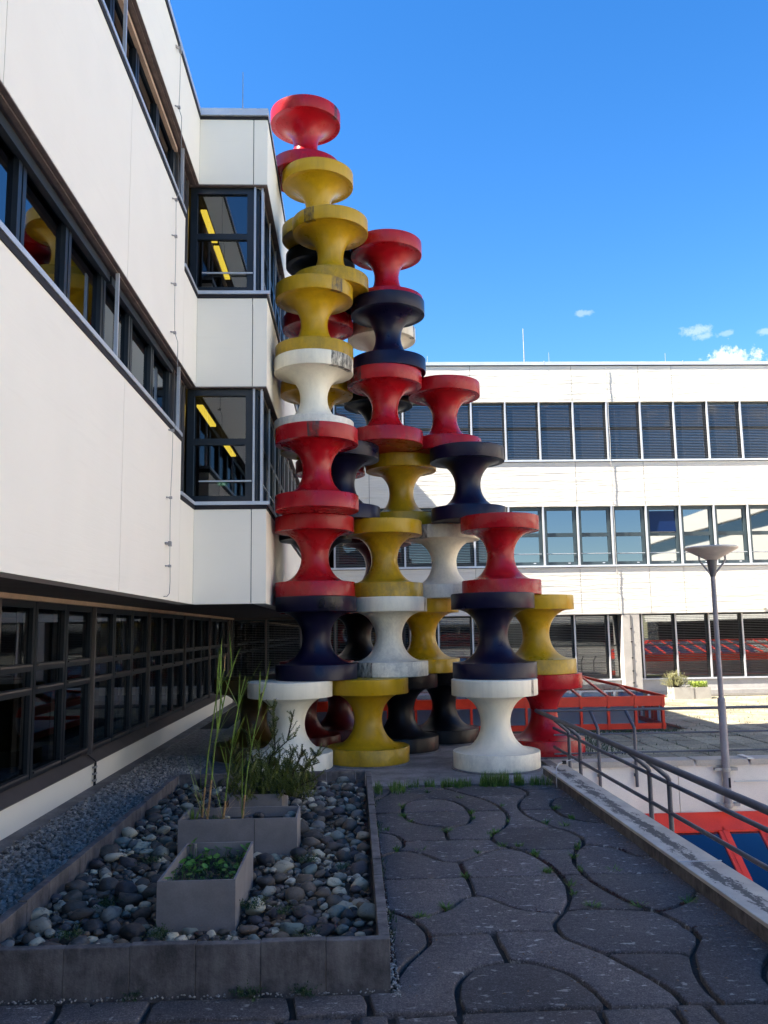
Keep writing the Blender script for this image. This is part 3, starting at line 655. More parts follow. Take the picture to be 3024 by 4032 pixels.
# blind boxes per bay of 3.7 m
for (zt, col) in ((6.565, BLINDBOX), (10.315, TAN)):
    for k, (a, c) in enumerate(((2.28, 5.96), (6.0, 9.66), (9.74, 13.26), (-1.4, 2.24))):
        b = MB(); b.box(-2.86, -2.80, a, c, zt - (.10 if zt < 7 else .07), zt)
        b.build('blind_box', col, wing)
for y in (16.2, 19.9, 23.6):
    for zt in (6.565, 10.315):
        b = MB(); b.box(-1.62, -1.57, y - 1.6, y + 2.0, zt - .10, zt); b.build('blind_box', BLINDBOX, wing)

# ---- window units ------------------------------------------------------
_wc = {}
def win_mesh(w, h, trans, fr, bar, fm, gm, inset=.03, strips=False, mids=()):
    """frame, pane and drip strips in the window's own space: x along the wall, -y outward, z from the bottom"""
    key = (round(w, 3), round(h, 3), trans, fr, bar, fm.name, gm.name, strips, mids)
    if key in _wc: return _wc[key]
    f = MB()
    f.box(0, fr, -.05, .02, 0, h); f.box(w - fr, w, -.05, .02, 0, h)
    f.box(fr, w - fr, -.049, .02, 0, fr); f.box(fr, w - fr, -.049, .02, h - fr, h)
    for z in trans: f.box(fr, w - fr, -.048, .02, z - bar / 2, z + bar / 2)
    for x in mids: f.box(x - bar / 2, x + bar / 2, -.047, .02, fr, h - fr)
    fme = f.mesh('window_frame'); fme.materials.append(fm)
    p = MB(); p.quad((fr * .5, 0, fr * .5), (w - fr * .5, 0, fr * .5), (w - fr * .5, 0, h - fr * .5), (fr * .5, 0, h - fr * .5))
    pme = p.mesh('pane'); pme.materials.append(gm)
    sme = None
    if strips:
        sme = []
        for z in tuple(trans) + (fr * .5,):
            q = MB().box(fr + .01, w - fr - .01, -.075, -.051, z + bar * .5 - .035, z + bar * .5 - .012).mesh('drip_strip')
            q.materials.append(ALU_WARM); sme.append(q)
    _wc[key] = (fme, pme, sme)
    return _wc[key]
def window(parent, x, y, z, rz, w, h, trans=(), fr=.06, bar=.07, fm=FRAME, gm=GLASS, strips=False, mids=()):
    fme, pme, sme = win_mesh(w, h, tuple(trans), fr, bar, fm, gm, strips=strips, mids=tuple(mids))
    o = link('window', fme, fm, parent, (x, y, z), rz, slotted=True)
    sub('pane', pme, gm, o)
    for q in sme or (): sub('drip_strip', q, ALU_WARM, o)
    return o
# left wing, first and second floor bands (rotated to face +X)
for zs, zh, zl in ((5.49, 6.58, 4.57), (9.23, 10.33, 8.33)):
    y = 13.28
    while y > -10:
        window(wing, -2.90, y - 1.215, zs, R(90), 1.2, zh - zs, (), .075, .06)
        y -= 1.23
    for y in (13.3, 9.7, 6.0, 2.3, -1.4):
        b = MB(); b.box(-2.74, -2.70, y - .018, y + .018, zs, zh); b.build('blind_rail', ALU, wing)
    # tall corner unit and the bay front
    b = MB(); b.box(-2.93, -2.86, 13.32, YB + .13, zl, zh); b.build('corner_panel', FRAME, wing)
    for yy in (13.45, 14.0, 14.32): MB().box(-2.86, -2.82, yy - .02, yy + .02, zl, zh).build('blind_rail', ALU_WARM, wing)
    window(wing, -2.82, YB + .14, zl, 0, 1.13, zh - zl, (1.07,), .12, .11)
    b = MB(); b.box(-2.60, -1.70, YB + .06, YB + .085, zl + .36, zl + .385); b.build('guard_bar', ALU, wing)
    for (x, yy) in ((-1.665, YB + .07), (-1.535, YB + .10)):
        b = MB(); b.box(x - .017, x + .017, yy - .017, yy + .017, zl, zh); b.build('blind_rail', ALU, wing)
    b = MB(); b.box(-1.69, -1.60, YB + .12, YB + .22, zl, zh); b.build('corner_post', FRAME, wing)
    y = YB + .25
    while y + 1.2 < YF:
        window(wing, -1.62, y, zl, R(90), 1.2, zh - zl, (1.07,), .07, .08)
        b = MB(); b.box(-1.545, -1.515, y - .03, y, zl, zh); b.build('blind_rail', ALU, wing)
        b = MB(); b.box(-1.56, -1.54, y + .05, y + 1.15, zl + .36, zl + .385); b.build('guard_bar', ALU, wing)
        y += 1.23
# ground floor glass wall
G0 = -4.20
posts = [13.97 + 3.77 * k for k in range(-10, 5)]
for y in posts:
    b = MB(); b.box(G0 + .03, G0 + .10, y - .03, y + .03, .50, 2.80); b.build('post', ALU_WARM, wing)
for y0 in posts:
    for k in range(3):
        ya = y0 + .04 + k * 1.235
        if ya + 1.2 > 30.1: continue
        window(wing, G0, ya, .53, R(90), 1.215, 2.27, (1.12, 1.42), .085, .10, strips=True, gm=GLASS_GND)
b = MB(); b.box(-4.5, -4.09, -23.3, YF + .3, -.1, .36); b.build('plinth', WALL_NEAR, wing)
b = MB()
b.v += [(-4.26, -23.3, .53), (-4.06, -23.3, .375), (-4.06, 30.0, .375), (-4.26, 30.0, .53), (-4.26, -23.3, .362), (-4.06, -23.3, .362), (-4.06, 30.0, .362), (-4.26, 30, .362)]
b.f += [(0, 1, 2, 3), (1, 5, 6, 2), (4, 7, 6, 5), (0, 4, 5, 1), (3, 2, 6, 7)]
b.build('ground_sill', ALU_WARM, wing)
b = MB(); b.box(-4.092, -3.86, -23.3, 29.9, -.05, .012); b.build('base_strip', CONC, wing)
# dim rooms behind the glass
b = MB()
for (z0, z1, x1, y1) in ((.3, 2.84, -4.3, 30.2), (3.2, 6.72, -2.96, YB + 0.2), (6.9, 10.48, -2.96, YB + 0.2)):
    b.quad((-9, -23, z0), (-9, y1, z0), (-9, y1, z1), (-9, -23, z1))
    b.quad((-9, -23, z1), (x1, -23, z1), (x1, y1, z1), (-9, y1, z1)); b.quad((-9, -23, z0), (x1, -23, z0), (x1, y1, z0), (-9, y1, z0))
for (z0, z1) in ((3.2, 6.70), (6.9, 10.46)):
    b.quad((-9, YB + .3, z0 + 1.2), (-1.66, YB + .3, z0 + 1.2), (-1.66, YF, z0 + 1.2), (-9, YF, z0 + 1.2)); b.quad((-9, YB + .3, z1), (-1.66, YB + .3, z1), (-1.66, YF, z1), (-9, YF, z1))
    b.quad((-6, YB + .3, z0), (-6, YF, z0), (-6, YF, z1), (-6, YB + .3, z1)); b.quad((-9, YF, z0), (-1.66, YF, z0), (-1.66, YF, z1), (-9, YF, z1))
b.build('room', INTERIOR, wing)
b = MB()
for k in range(14):
    y = 6.5 + k * 1.7 + rnd.uniform(-.4, .4)
    for q in range(rnd.choice((2, 3, 4))):
        w = rnd.uniform(.10, .22); b.box(-4.56, -4.54, y + q * .27, y + q * .27 + w, .55, 2.78)
b.build('curtain', CURTAIN, wing)
for (z, segs) in ((6.38, ((15.0, 16.5), (17.9, 19.4))), (10.15, ((15.1, 16.4), (16.6, 18.2)))):
    for a, c in segs:
        b = MB(); b.box(-2.74, -2.63, a, c, z, z + .04); b.build('ceiling_lamp', TUBE, wing)
b = MB(); b.box(-2.52, -2.32, 16.0, 16.03, 5.11, 5.20)
es = b.build('exit_sign', SIGN, wing)
b = MB()
b.quad((-2.47, 15.995, 5.125), (-2.445, 15.995, 5.155), (-2.495, 15.995, 5.155)); b.box(-2.477, -2.463, 15.990, 15.995, 5.155, 5.185)   # arrow
b.box(-2.375, -2.367, 15.990, 15.995, 5.12, 5.19); b.box(-2.42, -2.405, 15.990, 15.995, 5.17, 5.185); b.box(-2.42, -2.395, 15.990, 15.995, 5.145, 5.168)
b.box(-2.405, -2.385, 15.990, 15.995, 5.125, 5.142); b.box(-2.43, -2.415, 15.990, 15.995, 5.12, 5.14)
mb = b.mesh('sign_figure'); o = bpy.data.objects.new('sign_figure', mb); mb.materials.append(SIGNW); COL.objects.link(o); o.parent = es

# lightning conductor of the left wing
c1 = thing('lightning_conductor', 'thin wire running down the white left wall on small clips to a bent end', 'cable', (XW + .04, 12.4, 2.88))
pts = []
for i in range(60):
    z = 11.55 - i * (11.55 - 3.34) / 59
    off = .0 if z > 9.2 or z < 5.3 else 0
    pts.append((XW + (.055 if not (5.3 < z < 6.7 or 9.0 < z < 10.4) else .10), 12.36 + .035 * math.sin(z * 1.3) + .02 * math.sin(z * 4.1), z))
MB().tube(pts, .005, 6).build('wire', STEEL, c1)
MB().tube([(XW + .05, 12.40, 3.34), (XW + .05, 12.42, 3.1), (XW + .045, 12.41, 2.93), (XW + .03, 12.33, 2.885), (XW + .01, 12.22, 2.88)], .006, 6).build('wire_end', STEEL, c1)
for z in (11.45, 10.46, 8.9, 8.32, 7.56, 6.82, 5.32, 4.31, 3.64, 3.32):
    y = 12.36 + .035 * math.sin(z * 1.3) + .02 * math.sin(z * 4.1)
    s = 1.9 if z in (11.45, 3.64) else 1
    b = MB(); b.tube([(XW, y - .05 * s, z), (XW + .06, y - .01, z)], .011 * s, 6); b.box(XW + .035, XW + .075, y - .022 * s, y + .022 * s, z - .018 * s, z + .018 * s)
    b.build('clip', STEEL, c1)
# downlead across the plinth at the third post
c2 = thing('plinth_cable', 'short dark cable with fittings hanging over the white plinth below the left windows', 'cable', (-4.05, 10.25, 0))
yy = 14.0
MB().tube([(-4.14, yy - .12, .5), (-4.07, yy + .02, .40), (-4.05, yy + .03, .36), (-4.055, yy + .03, .02)], .010, 6).build('cable', GAP, c2)
MB().tube([(-4.05, yy - .035, .37), (-4.055, yy - .035, .02)], .010, 6).build('cable', GAP, c2)
for z in (.30, .20, .10):
    b = MB(); b.box(-4.08, -4.035, yy - .06, yy + .055, z - .014, z + .014); b.build('clip', STEEL, c2)

rod = lambda nm, lab, x, y, z0, z1, r: (lambda t: MB().tube([(x, y, z0), (x, y, z1)], [r, r * .55], 6).build('rod', STEEL, t) and MB().tube([(x, y, z0), (x, y, z0 + .12)], r * 2.5, 8).build('foot', STEEL, t))(thing(nm, lab, 'lightning rod', (x, y, z0)))
rod('lightning_rod', 'single dark rod on the roof edge of the left corner bay', -1.95, 14.9, 11.8, 12.85, .010)
rod('lightning_rod', 'tallest pale rod on the far roof, right of the navy spools', 6.63, 31, 11.9, 13.68, .022)
rod('lightning_rod', 'short pale rod just right of the tallest one on the far roof', 7.58, 31, 11.9, 12.74, .012)
rod('lightning_rod', 'short pale rod alone on the right part of the far roof', 12.06, 31, 11.9, 12.7, .012)
rod('lightning_rod', 'short pale rod on the far roof close behind the topmost right navy disc', 2.95, 31, 11.9, 12.6, .012)

# unseen higher block added behind the left roof for its shadow, and the wing across the court (they shade and light the court)
t = thing('shadow_block', 'unseen tall white block added behind the left roof edge to cast shadow', 'building', (-12, 4, 11.6))
b = MB(); b.box(-18, -8.2, -16, 13.4, 11.62, 24.0); b.build('wall', WALL_NEAR, t)
b = MB(); b.box(-18.1, -8.1, -16.1, 13.5, 24.001, 24.15); b.build('coping', COPING, t)
t = thing('opposite_wing', 'white wing with dark window bands closing the court on the far right', 'building', (29, 5, -3.6))
b = MB()
for z0, z1 in ((-3.6, .55), (2.84, 5.45), (6.6, 9.2), (10.35, 11.8)): b.box(29, 34, -24, 29, z0, z1)
b.build('wall', WALL_NEAR, t)
b = MB()
for z0, z1 in ((.55, 2.84), (5.45, 6.6), (9.2, 10.35)): b.box(29.25, 33.9, -23.9, 28.9, z0, z1)
b.build('window_band', GLASS_FAR, t)

t = thing('sky_block_wing', 'unseen low white wing added behind the viewer to keep sky out of window reflections', 'building', (8, -25, -3.6))  # added so the ground-floor panes do not mirror the low sky
b = MB(); b.box(-12, 29, -34, -24.5, -3.6, 5.4); b.build('wall', WALL_NEAR, t)
b = MB(); b.box(-2, 28, -24.49, -24.3, .6, 2.9); b.build('window_band', GLASS, t)
b = MB(); b.box(-12.1, 29.1, -34.1, -24.4, 5.401, 5.55); b.build('coping', COPING, t)

# ================================================================== FAR BUILDING
far = thing('office_block', 'long white two-storey office block closing the court at the back under the blue sky', 'building', (10, 29.6, 0))
XK = lambda k: 4.34 + 1.2265 * k
JK = [-4.7, -3, 0, 3, 5, 6, 9, 12, 15, 17]
for (z0, z1) in ((2.82, 4.45), (6.62, 8.21), (10.42, 11.75)):
    for a, c in zip(JK[:-1], JK[1:]):
        b = MB(); b.box(XK(a) + .008, XK(c) - .008, YF, YF + .26, z0, z1); b.build('wall_panel', WALL_FAR, far)
b = MB()
for (z0, z1) in ((2.85, 4.4), (6.65, 8.15), (10.45, 11.7)): b.box(-1.4, 25, YF + .04, YF + .24, z0, z1)
b.build('wall_core', GAP, far)
b = MB(); b.box(-1.39, 34, YF - .045, YF + .4, 11.785, 11.905)
b.build('coping', COPING, far)
b = MB(); b.box(-1.39, 34, YF - .008, YF + .3, 11.752, 11.783); b.build('coping_shadow_gap', GAP, far)
b = MB(); b.box(-2.95, -1.40, YF + .012, YF + .3, 11.5, 11.75); b.box(-2.9, 44, YF + .3, 45, 11.5, 11.77); b.build('roof', ROOF, far)
b = MB(); b.box(-12, 44, 45, 45.3, -3.6, 11.8); b.box(34, 44, YF, 45, -3.6, 11.5); b.build('rear_wall', WALL_NEAR, far)
for k in (-2, 2.2, 6.35, 11):
    b = MB(); b.box(XK(k) - .02, XK(k) + .02, YF - .052, YF - .046, 11.78, 11.93); b.build('coping_clip', ALU, far)
for z in (4.45, 8.21):
    b = MB(); b.box(-1.39, 25, YF - .05, YF + .2, z + .02, z + .085); b.build('window_sill', COPING, far)
    b = MB(); b.box(-1.39, 25, YF - .006, YF + .2, z + .001, z + .019); b.build('sill_shadow_gap', GAP, far)
# soffit over the ground floor glass, plinth, end returns
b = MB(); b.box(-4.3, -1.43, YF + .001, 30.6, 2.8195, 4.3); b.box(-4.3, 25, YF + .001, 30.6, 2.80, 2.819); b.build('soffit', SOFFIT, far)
b = MB(); b.box(-4.3, 25, 29.98, 30.4, -.1, .52); b.build('plinth', mat('far_plinth', (.50, .48, .44), .8, .1), far)
b = MB(); b.box(-4.3, 25, 29.93, 30.3, .521, .575); b.build('ground_sill', COPING, far)
b = MB(); b.box(-4.3, 25, 29.96, 29.98, -.05, .14); b.build('base_strip', CONC_LT, far)

# slatted outside blinds: every slat real, one mesh shared by all windows of a row
def blind_mesh(w, h, pitch, tilt, m_=None):
    s = MB(); n = int(h / pitch)
    dy, dz = .030 * math.cos(tilt), .030 * math.sin(tilt)
    for i in range(n):
        z = i * pitch + .02
        s.quad((0, -dy, z - dz), (w, -dy, z - dz), (w, dy, z + dz), (0, dy, z + dz))
        s.quad((0, -dy - .002, z - dz - .004), (w, -dy - .002, z - dz - .004), (w, -dy - .002, z - dz + .005), (0, -dy - .002, z - dz + .005))
    for x in (w * .24, w * .76): s.box(x - .0015, x + .0015, -.034, -.032, 0, h)
    m = s.mesh('blind'); m.materials.append(m_ or SLAT); return m
BL_UP = blind_mesh(1.17, 2.08, .058, R(24)); BL_LOW = blind_mesh(1.13, 2.2, .058, R(12), SLAT_LOW)
for k in range(-5, 16):
    # second floor, blinds down
    x0 = XK(k) + .03
    if x0 < -1.3: continue
    w = window(far, x0, YF + .20, 8.32, 0, 1.17, 2.09, (1.15,), .055, .06, fm=FRAME_FAR, gm=GLASS_FAR)
    o = sub('blind', BL_UP, SLAT, w, (0, -.10, 0)); o['kind'] = 'stuff'
    b = MB(); b.box(XK(k) - .026, XK(k) + .026, YF + .0, YF + .07, 8.30, 10.418); b.build('mullion', ALU, far)
    # first floor, open on the right, blinds on the left
    w = window(far, x0, YF + .17, 4.54, 0, 1.17, 2.07, (1.08,), .12, .13, fm=FRAME_FAR, gm=GLASS_FAR)
    if k < 1:
        o = sub('blind', BL_UP, SLAT, w, (0, -.09, 0)); o['kind'] = 'stuff'
    else:
        o = sub('guard_bar', MB().box(.06, 1.11, -.09, -.07, .40, .418).mesh('guard_bar'), ALU, w)
        o = sub('vent_flap', MB().box(.82, .90, -.066, -.051, .06, .09).mesh('vent_flap'), ALU, w)
    b = MB(); b.box(XK(k) - .03, XK(k) + .03, YF + .0, YF + .07, 4.54, 6.618); b.build('mullion', ALU, far)
# one top light tilted open
t0 = MB(); t0.box(.12, 1.05, -.02, 0.0, 0, .86)
o = link('tilted_top_light', t0.mesh('tilted_top_light'), mat('dark_blue_glass', (.005, .015, .06), .12, 0, 1, 0, 1, 0, ior=1.4), far, (XK(5) + .03, YF + .125, 5.70)); o.rotation_euler = (R(-5), 0, 0)
k = -6
XG = lambda k: 4.23 + 1.2 * k
piers = [2.00, 9.40, 16.80, 24.2]
for k in range(-7, 17):
    xa, xb = XG(k), XG(k + 1)
    if xb > 25: break
    w = window(far, xa + .03, 30.13, .60, 0, 1.14, 2.20, (1.12,), .05, .055, fm=FRAME_FAR, gm=GLASS_FAR)
    o = sub('blind', BL_LOW, SLAT_LOW, w, (0, -.09, 0)); o['kind'] = 'stuff'
    b = MB(); b.box(xa - .026, xa + .026, 29.96, 30.03, .58, 2.80); b.build('mullion', ALU_WARM if k < -1 else ALU, far)
for x in piers:
    b = MB(); b.cbox(x, x + .63, YF + .004, 30.12, -.05, 2.80, .015); b.build('pier', CONC_LT, far)
# wire and clips on the pier and down the facade
w = thing('lightning_conductor', 'wire on stand-off clips running down the far white facade above the grey pier', 'cable', (9.27, YF, 2.9))
pts = [(9.30 - .006 * math.sin(i * .9), YF - .045 - .004 * math.sin(i * 1.7), 11.7 - i * (11.7 - 2.95) / 40) for i in range(41)]
MB().tube(pts, .011, 6).build('wire', STEEL, w)
for z in (11.45, 10.9, 8.1, 7.4, 6.75, 4.3, 3.6, 3.0):
    b = MB(); b.tube([(9.29, YF, z), (9.30, YF - .09, z - .01)], .012, 6)
    b.build('clip', STEEL, w)
w = thing('pier_cable', 'dark conductor with small clips on the face of the grey concrete pier', 'cable', (9.70, YF, 0))
MB().tube([(9.70, YF - .012, 2.78), (9.71, YF - .012, 1.5), (9.70, YF - .012, .1)], .010, 6).build('wire', GAP, w)
for z in (2.3, 1.85, 1.3, .85, .45): MB().box(9.675, 9.73, YF - .03, YF + .004, z - .02, z + .02).build('clip', GAP, w)
# dim rooms
b = MB()
for z0, z1 in ((.3, 2.82), (4.3, 6.64), (8.1, 10.5)):
    b.quad((-4.3, 36, z0), (25, 36, z0), (25, 36, z1), (-4.3, 36, z1)); b.quad((-4.3, 30.35, z1), (25, 30.35, z1), (25, 36, z1), (-4.3, 36, z1))
    b.quad((-4.3, 30.35, z0), (25, 30.35, z0), (25, 36, z0), (-4.3, 36, z0))
b.build('room', INTERIOR, far)
b = MB(); b.box(25.0, 34, YF, YF + 1, -.05, 11.75); b.build('end_wall', WALL_FAR, far)
t = thing('wall_lamp', 'tiny round lamp fitting on the far white wall at the right edge', 'lamp', (14.47, YF, 2.96))
MB().lathe([(.045, 0), (.06, .03), (.05, .07), (.02, .09)], 12).build('body', DISH, t).rotation_euler = (R(90), 0, 0)
t.children[0].location = (0, 0, 0)

JOINTPTS = [(1.09, 12.89), (1.58, 13.2), (1.51, 12.43), (0.66, 11.95), (0.64, 11.37), (0.7, 11.05), (1.53, 11.45), (1.5, 11.09), (2.0, 11.79), (1.91, 10.92), (1.65, 10.33), (1.57, 10.26), (1.1, 10.47), (1.62, 9.7), (0.72, 9.63), (1.31, 9.45), (1.07, 8.59), (1.88, 8.66), (2.0, 8.23), (1.96, 7.95), (0.78, 7.65), (0.53, 7.45), (1.91, 9.34), (2.66, 11.62), (2.72, 11.0), (2.35, 10.78), (0.39, 10.58), (1.81, 9.67), (0.56, 7.41), (0.46, 9.67), (2.67, 11.59), (2.72, 11.01), (2.35, 10.79), (2.46, 9.69), (2.41, 9.56), (2.28, 9.21), (2.23, 8.74), (2.02, 7.6), (2.42, 7.58), (1.9, 9.31), (1.88, 8.65), (2.88, 7.65), (2.54, 8.66), (2.54, 10.6)]
MOSSLINES = [(0.57, 10.15, 0.57, 9.86), (1.08, 9.06, 1.08, 8.61), (1.97, 9.03, 2.01, 8.48), (1.26, 8.06, 1.34, 7.83), (1.5, 7.65, 1.56, 7.52), (0.34, 7.57, 0.55, 7.38), (0.57, 7.26, 0.65, 7.08), (0.58, 7.02, 0.58, 6.88), (2.22, 8.37, 2.4, 7.65), (2.53, 7.45, 2.71, 7.49), (2.78, 7.61, 2.95, 7.68), (2.84, 9.49, 3.09, 9.1), (1.88, 6.82, 1.96, 6.68), (2.72, 7.21, 2.66, 6.89), (1.88, 9.38, 1.98, 8.82)]

# ================================================================== SPOOL SCULPTURE
SR, SH, ZB, DT, WR = .738, 1.469, .04, .27, .252
def disc_mesh(upper):
    b = MB(); c = .010
    if upper:   # rim from z=SH-DT to SH, with the small inset lip on its underside
        prof = [(SR - .030, SH - DT), (SR - .004, SH - DT), (SR, SH - DT + .006), (SR, SH - c), (SR - c, SH)]
        b.lathe(prof, 72)
    else:
        prof = [(SR - c, 0.0), (SR, c), (SR, DT - .006), (SR - .004, DT), (SR - .030, DT)]
        b.lathe(prof, 72)
    return b.mesh('disc', True)
def waist_mesh():
    b = MB(); prof = []
    z0, z1 = DT - .004, SH - DT + .004; zm = SH / 2; hz = (z1 - z0) / 2; rr = SR - .026 - WR
    for i in range(25):
        a = -math.pi / 2 + math.pi * i / 24
        prof.append((SR - .026 - rr * math.cos(a) ** .92 if abs(math.cos(a)) > 1e-6 else SR - .026, zm + hz * math.sin(a)))
    b.lathe(prof, 72, cap=False)
    return b.mesh('waist', True)
UP, LO, WA = disc_mesh(True), disc_mesh(False), waist_mesh()
for me in (UP, LO, WA): me.materials.append(PAINT['white'])
pad = MB(); pad.lathe([(SR + .035, .015), (SR + .035, .035), (SR - .02, .045)], 48); PADM = pad.mesh('base_ring', True); PADM.materials.append(CONC)

# level, colour, x, y, label, stains: {part: (world angle, half width)}, grime (upper, waist, lower)
A = lambda deg: R(deg)
SP = [
 (0, 'white', -1.085, 15.241, 'white spool on the ground behind the rosemary bush and the pebble bed', {}, (.1, .12, .2)),
 (0, 'yellow', .280, 15.798, 'bright yellow spool on the ground between the two white ground spools', {'u': (-165, .10)}, (.15, .3, .75)),
 (0, 'white', 2.444, 14.877, 'white spool on the ground at the right, its foot beside the parapet corner', {'u': (-40, .05)}, (.12, .05, .45)),
 (0, 'red', 3.647, 16.494, 'red spool on the ground behind the railing corner', {}, (.05, .2, .35)),
 (0, 'black', .956, 17.256, 'black spool on the ground behind the yellow ground spool', {}, (.1, .1, .1)),
 (0, 'black', 1.943, 18.494, 'rearmost black spool on the ground, left of the right white spool', {}, (.1, .2, .15)),
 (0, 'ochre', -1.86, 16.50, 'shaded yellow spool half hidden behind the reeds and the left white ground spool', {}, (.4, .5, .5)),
 (0, 'shaded_red', -.98, 17.70, 'shaded red ground spool seen left in the round gap between white and yellow', {}, (.3, .3, .3)),
 (0, 'shaded_red', -.28, 19.00, 'deep shaded red ground spool seen right in the round gap between white and yellow', {}, (.3, .3, .3)),
 (1, 'navy', -.641, 15.656, 'navy spool standing on the left white ground spool', {'u': (-70, .3)}, (.35, .15, .1)),
 (1, 'white', .705, 16.406, 'greyish stained white spool standing on the yellow ground spool', {'u': (-20, .12), 'l': (-140, .4)}, (.25, .5, .8)),
 (1, 'navy', 2.508, 15.173, 'navy spool standing on the right white ground spool', {}, (.1, .05, .1)),
 (1, 'yellow', 3.539, 16.450, 'yellow spool standing on the red ground spool, furthest right of its tier', {}, (.1, .35, .75)),
 (1, 'yellow', 1.469, 17.678, 'ochre yellow spool on the black ground spools, just left of the right navy one', {}, (.15, .3, .25)),
 (1, 'red', -.70, 17.20, 'dark red spool showing only a thin glowing rim behind the lower left navy spool', {}, (.3, .3, .3)),
 (1, 'black', .16, 18.60, 'black spool in the gap between the lower left navy and the greyish white spool', {}, (.1, .1, .1)),
 (2, 'red', -.670, 15.810, 'lower of the two big red spools at the left, standing on the navy one', {'u': (-10, .06)}, (.15, .35, .4)),
 (2, 'yellow', .644, 16.464, 'olive stained yellow spool standing on the greyish white one', {'u': (-150, .12)}, (.25, .65, .95)),
 (2, 'red', 2.812, 15.923, 'red spool standing on the right navy spool at eye height', {}, (.12, .2, .3)),
 (2, 'white', 1.909, 17.440, 'dirty white spool behind, between the olive yellow and the right red one', {'u': (-130, .14)}, (.5, .35, .5)),
 (2, 'shaded_red', .565, 18.287, 'shaded red spool whose thin rim shows behind the olive yellow one', {}, (.3, .3, .3)),
 (2, 'black', -.72, 17.33, 'black spool showing as a thin dark arc right of the lower big red one', {}, (.1, .1, .1)),
 (3, 'red', -.592, 14.936, 'upper of the two big red spools at the left, pushed furthest forward', {'u': (-92, .14)}, (.12, .18, .3)),
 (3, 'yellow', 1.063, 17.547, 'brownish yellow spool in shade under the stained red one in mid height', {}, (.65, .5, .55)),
 (3, 'navy', 2.330, 16.618, 'navy spool standing on the right red spool, topped by the upper right red one', {}, (.1, .1, .15)),
 (3, 'navy', -.17, 16.36, 'navy spool half hidden behind the right side of the forward big red one', {}, (.1, .2, .1)),
 (3, 'red', -.42, 17.87, 'dark red spool deep behind, showing small tips beside the hidden navy one', {}, (.3, .3, .3)),
 (4, 'white', -.663, 15.493, 'white spool with a grey stained rim in the left column', {'u': (-38, .42)}, (.22, .1, .5)),
 (4, 'red', .695, 16.342, 'red spool directly under the middle navy spool', {'u': (-155, .45)}, (.15, .15, .55)),
 (4, 'red', 1.957, 17.093, 'topmost red spool of the right column, in front of the far windows', {}, (.12, .3, .35)),
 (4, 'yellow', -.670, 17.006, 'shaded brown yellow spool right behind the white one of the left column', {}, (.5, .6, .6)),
 (4, 'black', .614, 17.823, 'black spool right behind the red one under the middle navy spool', {}, (.1, .1, .1)),
 (5, 'yellow', -.655, 15.613, 'lowest yellow spool of the left column, standing on the white one', {'u': (-52, .16)}, (.4, .2, .6)),
 (5, 'navy', .782, 16.356, 'middle navy spool against the sky under the red top of its column', {}, (.08, .08, .1)),
 (5, 'white', .711, 17.873, 'pale cream spool behind the middle navy one against the sky', {'u': (-20, .08)}, (.35, .15, .2)),
 (5, 'red', -.645, 17.241, 'dark red spool right behind the lowest yellow one of the left column', {}, (.2, .2, .2)),
 (6, 'yellow', -.345, 15.852, 'middle yellow spool with a black stain on its rim near the sculpture top', {'u': (-122, .15)}, (.2, .25, .75)),
 (6, 'red', .793, 16.832, 'red spool crowning the middle column above the navy one', {'u': (-165, .4)}, (.08, .12, .2)),
 (6, 'black', -.591, 17.40, 'black spool right behind the middle yellow one near the top', {}, (.1, .1, .1)),
 (7, 'yellow', -.617, 16.722, 'highest yellow spool, just under the red one at the very top', {}, (.08, .1, .35)),
 (8, 'red', -.877, 16.880, 'highest red spool at the very top of the sculpture', {'u': (-28, .10)}, (.05, .08, .12)),
]
for i, (lv, colr, x, y, lab, st, gr) in enumerate(SP):
    rz = (i * 2.399) % (2 * math.pi)
    root = thing('concrete_spool', lab, 'sculpture spool', (x, y, ZB + lv * SH), 'stacked concrete spools of the sculpture', rz)
    for nm, me, key, gi in (('lower_disc', LO, 'l', 2), ('waist', WA, 'w', 1), ('upper_disc', UP, 'u', 0)):
        o = bpy.data.objects.new(nm, me); COL.objects.link(o); o.parent = root
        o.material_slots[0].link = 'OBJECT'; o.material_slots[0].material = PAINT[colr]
        o['grime'] = float(gr[gi])
        if key in st:
            a = R(st[key][0]) - rz
            o['stain_at'] = float((a + math.pi) % (2 * math.pi) - math.pi); o['stain_w'] = float(st[key][1])
        else:
            o['stain_at'] = 0.0; o['stain_w'] = -5.0
    if lv == 0:
        o = bpy.data.objects.new('base_ring', PADM); COL.objects.link(o); o.parent = root; o.location = (0, 0, -ZB)

# ================================================================== PEBBLE BED
BX0, BX1, BY0, BY1, BH = -2.62, .235, 6.04, 13.06, .31
bed = thing('pebble_bed', 'rectangular bed of river pebbles inside a low weathered concrete kerb', 'pebble bed', (-1.2, BY0, 0))
def kerb(x0, x1, y0, y1, h=BH):
    dz = rnd.uniform(-.006, .006)
    b = MB(); b.cbox(x0, x1, y0, y1, -.05, h + dz, .004); return b.build('kerb_stone', KERB, bed)
x = BX1
while x > BX0 - .2:
    kerb(x - .428, x, BY0 + rnd.uniform(-.002, .002), BY0 + .075); x -= .431
y = BY0 + .078
while y < BY1 - .1:
    y2 = min(y + .49, BY1)
    kerb(BX1 - .075 + (y - 6) * .004, BX1 + (y - 6) * .004, y, y2 - .006); kerb(BX0, BX0 + .075, y, y2 - .006); y = y2
x = BX0 + .08
while x < BX1 - .05:
    x2 = min(x + .43, BX1 - .05); kerb(x, x2 - .006, BY1 - .075, BY1); x = x2
b = MB(); b.box(BX0 + .07, BX1 - .06, BY0 + .07, BY1 - .07, -.04, .12); b.build('bed_soil', SOIL, bed)

